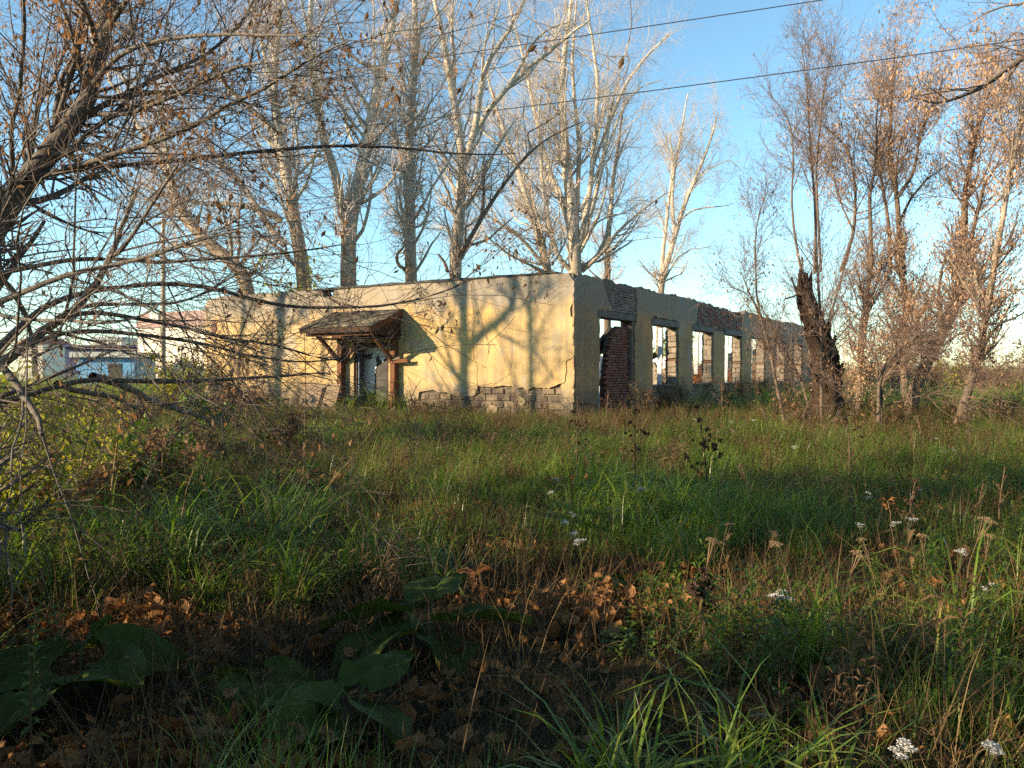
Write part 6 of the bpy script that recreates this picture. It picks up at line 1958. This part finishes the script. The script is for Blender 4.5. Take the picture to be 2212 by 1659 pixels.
def burdock(label, px, py, leaves, rg):
    d = 1.58 * F / (py - 808.0)
    c = at(px, py, d); g0 = float(ground(c[0], c[1]))
    root = empty("burdock_plant", (c[0], c[1], g0), label, "plant", None)
    for (az, pitch, stalk_l, size) in leaves:
        a = R(az)
        V, Fc = burdock_leaf(size, rg)
        e = np.array([math.cos(a), math.sin(a), 0])
        top_ = e * stalk_l * math.cos(R(pitch)) + np.array([0, 0, stalk_l * math.sin(R(pitch))])
        mat_ = Matrix.Rotation(a, 3, 'Z') @ Matrix.Rotation(R(rg.uniform(-25, 5)), 3, 'Y') @ Matrix.Rotation(R(rg.normal(0, 18)), 3, 'X')
        W = V @ np.array(mat_).T + top_
        lf_ = bpy.data.objects.new("leaf", np_mesh("leaf", W, Fc, M['burdock'], True))
        link(lf_, root)
        st_ = np.array([[0, 0, -0.02], top_ * 0.5 + np.array([0, 0, 0.03]), top_])
        s_ = bpy.data.objects.new("petiole", np_mesh("petiole", *tubes(resample(st_, 8)[None], np.full((1, 8), 0.006), 6), M['greenstem'], True))
        link(s_, lf_)
rb = np.random.default_rng(404)
burdock("burdock with big drooping dark leaves in the deepest shade under the maples", 170, 1500, [(200, 50, 0.22, 0.40), (260, 45, 0.20, 0.42), (320, 50, 0.22, 0.38), (20, 60, 0.25, 0.36), (110, 60, 0.28, 0.34)], rb)
burdock("burdock with broad ragged leaves in the shaded middle grass", 930, 1400, [(170, 60, 0.30, 0.42), (225, 50, 0.28, 0.46), (290, 50, 0.22, 0.40), (350, 60, 0.26, 0.38), (90, 70, 0.34, 0.36)], rb)
burdock("burdock with rounded leaves at the foot of tall grass, lowest in the meadow", 760, 1600, [(180, 60, 0.16, 0.32), (240, 55, 0.14, 0.34), (320, 60, 0.16, 0.30), (60, 65, 0.2, 0.30)], rb)
burdock("small burdock with sunlit rounded leaves amid fallen leaves", 1360, 1275, [(180, 60, 0.12, 0.20), (250, 55, 0.12, 0.22), (340, 60, 0.12, 0.20), (70, 65, 0.14, 0.18)], rb)
burdock("young burdock with pale lit leaves by the shaded clump", 560, 1520, [(160, 60, 0.12, 0.22), (260, 50, 0.12, 0.24), (20, 60, 0.12, 0.20)], rb)
burdock("burdock half hidden behind long grass before the pale branch", 500, 1200, [(180, 60, 0.2, 0.30), (270, 50, 0.2, 0.32), (20, 60, 0.2, 0.28)], rb)

# shrubs
def shrub(label, xy, h, w, nst, nl, leafmat, rg, ls=0.05, stem='maple_twig', group=None, name="leafy_shrub", asp=0.6, n2=160):
    g0 = float(ground(*xy))
    root = empty(name, (*xy, g0), label, "shrub", group)
    P0 = []
    for k in range(nst):
        a = rg.uniform(0, 6.28); s = w * rg.uniform(0.2, 0.7); hh = h * rg.uniform(0.6, 1.1)
        f = np.linspace(0, 1, 8)
        P0.append(np.stack([xy[0] + np.cos(a) * s * f ** 1.4 + rg.normal(0, 0.02, 8), xy[1] + np.sin(a) * s * f ** 1.4 + rg.normal(0, 0.02, 8), g0 + hh * f], 1))
    P0 = np.array(P0); R0 = np.tile(np.linspace(0.010, 0.004, 8), (nst, 1)) * max(0.5, h / 1.6)
    P1, R1 = spawn(P0, R0, n2, h * 0.30, (0.2, 1), (42, 14), 0.5, 5, rg, 0.08, 0.15, 0.0025, 0.3)
    mobj("stems", *merge([tubes(P0, R0, 5), tubes(P1, R1, 3)]), M[stem], root, True)
    mobj("leaves", *leaf_cards(points_on(P1, nl, rg), ls, rg, 0.35, asp, 0.02), M[leafmat], root, kind="stuff")
    return root
rs = np.random.default_rng(505)
gl = "leafy shrubs under the drooping maples"
for k, (px, dep, h, w, mt, lab) in enumerate([(30, 7.5, 1.05, 0.8, 'yellow_leaf', "yellow green leafy shrub tangled below the maple trunks"), (170, 8.5, 1.0, 0.9, 'yellow_leaf', "lit yellowing shrub beside the fallen limbs"), (300, 9.5, 0.9, 0.9, 'weed', "green leafy shrub behind the fallen limbs"), (90, 11.5, 1.3, 1.1, 'yellow_leaf', "taller yellow green shrub screening the blue kiosk"), (250, 13, 1.1, 1.0, 'dead_leaf', "rusty brown leaved shrub below the cream building"),
        (455, 17, 0.9, 0.9, 'weed', "green shrub at the meadow end of the front wall"), (370, 25, 1.5, 1.4, 'yellow_leaf', "olive shrub standing before the utility pole"), (430, 29.3, 1.7, 1.2, 'yellow_leaf', "olive shrub against the far end of the front wall"), (-40, 9, 1.4, 1.0, 'yellow_leaf', "shrub with yellow leaves at the outer edge of the maples"), (520, 22, 0.9, 0.9, 'dead_leaf', "rust coloured weed bush below the front wall"),
        (110, 8.0, 0.75, 0.8, 'dead_leaf', "tangled brown brush below the yellow green shrub"), (230, 9.2, 0.8, 0.9, 'brownleaf', "dry twiggy brush around the fallen limbs"), (360, 10.5, 0.7, 0.9, 'dead_leaf', "rusty brush beyond the end of the fallen limb"), (480, 12.5, 0.7, 0.9, 'brownleaf', "low brown brush in the dark middle of the meadow"), (600, 14.0, 0.65, 0.9, 'brownleaf', "low brown brush on the line from the doorway"), (20, 9.8, 1.0, 0.9, 'brownleaf', "brown brush behind the yellow green shrub"), (560, 25.0, 0.6, 0.5, 'brownleaf', "dry brown bush by the tipped panel")]):
    p = at(px, 830, dep)
    shrub(lab, (p[0], p[1]), h, w, 9, 1100, mt, rs, 0.055 if dep < 16 else 0.08, group=gl)
bay = ["by the near corner pier", "before the brick blocked opening", "below the pier next to the brick infill", "under the first window", "below the pier after the first window", "under the second window", "below the pier after the second window", "under the third window", "below the pier after the third window", "under the fourth window", "below the pier after the fourth window", "under the fifth window", "below the pier after the fifth window", "under the sixth window", "below the last pier before the stump"]
for k in range(15):
    dl = "dry brown weed bush " + bay[k] + (" of the side wall" if k != 2 else "")
    s = 1.0 + k * 1.45 + rs.uniform(-0.3, 0.3)
    q = wp(-rs.uniform(0.5, 1.6), s, 0)
    shrub(dl, (q[0], q[1]), rs.uniform(0.8, 1.25), 0.75, 9, 420, 'brownleaf', rs, 0.06, 'darkstem', "dry weed bushes along the side wall", "weed_bush", 0.4)
foot_w = ["beside the near corner", "under the small plaster scar", "below the Y shaped shadow", "just under the long crack", "one step past the long crack", "between crack and canopy", "next to the canopy post", "beyond the tipped panel", "midway to the diamond ornament", "below the diamond ornament"]
for t, fw in zip((0.6, 1.7, 2.6, 3.5, 4.2, 4.6, 5.2, 9.6, 10.7, 12.0), foot_w):
    rl = "reddish dry weed stalks at the front wall foot " + fw
    q = wp(t + rs.uniform(-0.2, 0.2), -rs.uniform(0.25, 0.6), 0)
    shrub(rl, (q[0], q[1]), rs.uniform(0.55, 0.95), 0.30, 8, 120, 'brownleaf', rs, 0.045, 'rust_twig', "dry weeds at the front wall foot", "weed_bush", 0.35, 90)
ol = "rust orange dry weeds growing inside the roofless ruin behind a window"
for k in range(1, 7):
    for j in range(2):
        ol = "%s rust orange dry weeds inside the ruin behind the %s window" % (("taller", "lower")[j], ("first", "second", "third", "fourth", "fifth", "sixth")[k - 1])
        q = wp(rs.uniform(1.0, 2.2), OPEN[k][0] + rs.uniform(0.6, 3.0), 0)
        shrub(ol, (q[0], q[1]), rs.uniform(1.25, 1.4) + (0.25 if j == 0 else 0), 0.6, 9, 700, 'orangeleaf', rs, 0.07, 'drystem', "orange weeds inside the ruin", "weed_bush", 0.4)
yl = "yellow leaved young tree seen through the ruined window openings"
for (t, s, h), yw in zip(((16.8, 6, 5.0), (16.5, 12, 4.6), (17.5, 18, 5.2), (16.6, 24, 4.8), (8.5, 30, 3.8), (17, 31, 4.6)), ("behind the lobby end of the ruin", "behind the second rear opening", "behind the middle of the rear wall", "behind the far half of the rear wall", "growing inside the ruin by its end wall", "behind the far end of the rear wall")):
    yl = "yellow leaved young tree " + yw
    q = wp(t, s, 0)
    shrub(yl, (q[0], q[1]), h, 2.4, 12, 2600, 'yellow_leaf', rs, 0.13, 'brown_bark', "yellow leaved trees behind the ruin", "young_tree", 0.6, 260)
tb = "brown dry brush tangled at the foot of the stump thicket"
for k in range(16):
    p = at(1640 + k * 40 + rs.uniform(-15, 15), 830, rs.uniform(17.5, 25))
    shrub(tb, (p[0], p[1]), rs.uniform(0.5, 1.05), 0.8, 8, 300, 'brownleaf' if k % 3 else 'weed', rs, 0.06, 'darkstem', "brush below the thicket", "brush", 0.4, 90)
fb = "brown leafless shrub at the edge of the far field"
for k in range(9):
    p = at(1880 + k * 48, 830, rs.uniform(38, 52))
    shrub(fb, (p[0], p[1]), rs.uniform(2.0, 3.4), 2.0, 12, 700, 'yellow_leaf' if k % 4 == 0 else 'brownleaf', rs, 0.12, 'rust_twig', "shrubs by the far field", "field_shrub", 0.5, 300)

# far wood along the horizon: one mass
def far_wood():
    rg = np.random.default_rng(606)
    Ps, Rs = [], []
    n = 230
    x = rg.uniform(-160, 330, n); y = rg.uniform(190, 320, n)
    h = rg.uniform(5, 12, n)
    f = np.linspace(0, 1, 5)
    P = np.stack([x[:, None] + rg.normal(0, 0.3, (n, 5)), y[:, None] + np.zeros((n, 5)), ground(x, y)[:, None] + h[:, None] * f[None]], 2)
    Rd = np.linspace(0.22, 0.05, 5)[None] * np.ones((n, 1))
    P1, R1 = spawn(P, Rd, n * 8, 4.5, (0.25, 1), (38, 12), 0.5, 5, rg, 0.12, 0.15, 0.05, 0.4)
    P2, R2 = spawn(P1, R1, n * 26, 2.4, (0.2, 1), (40, 15), 0.6, 3, rg, 0.1, 0.2, 0.03, 0.3)
    mobj("far_wood", *merge([tubes(P, Rd, 4), tubes(P1, R1, 3), tubes(P2, R2, 3)]), M['poplar_twig'], None, False, label="hazy bare wood along the horizon beyond the field", category="wood", kind="stuff")
far_wood()
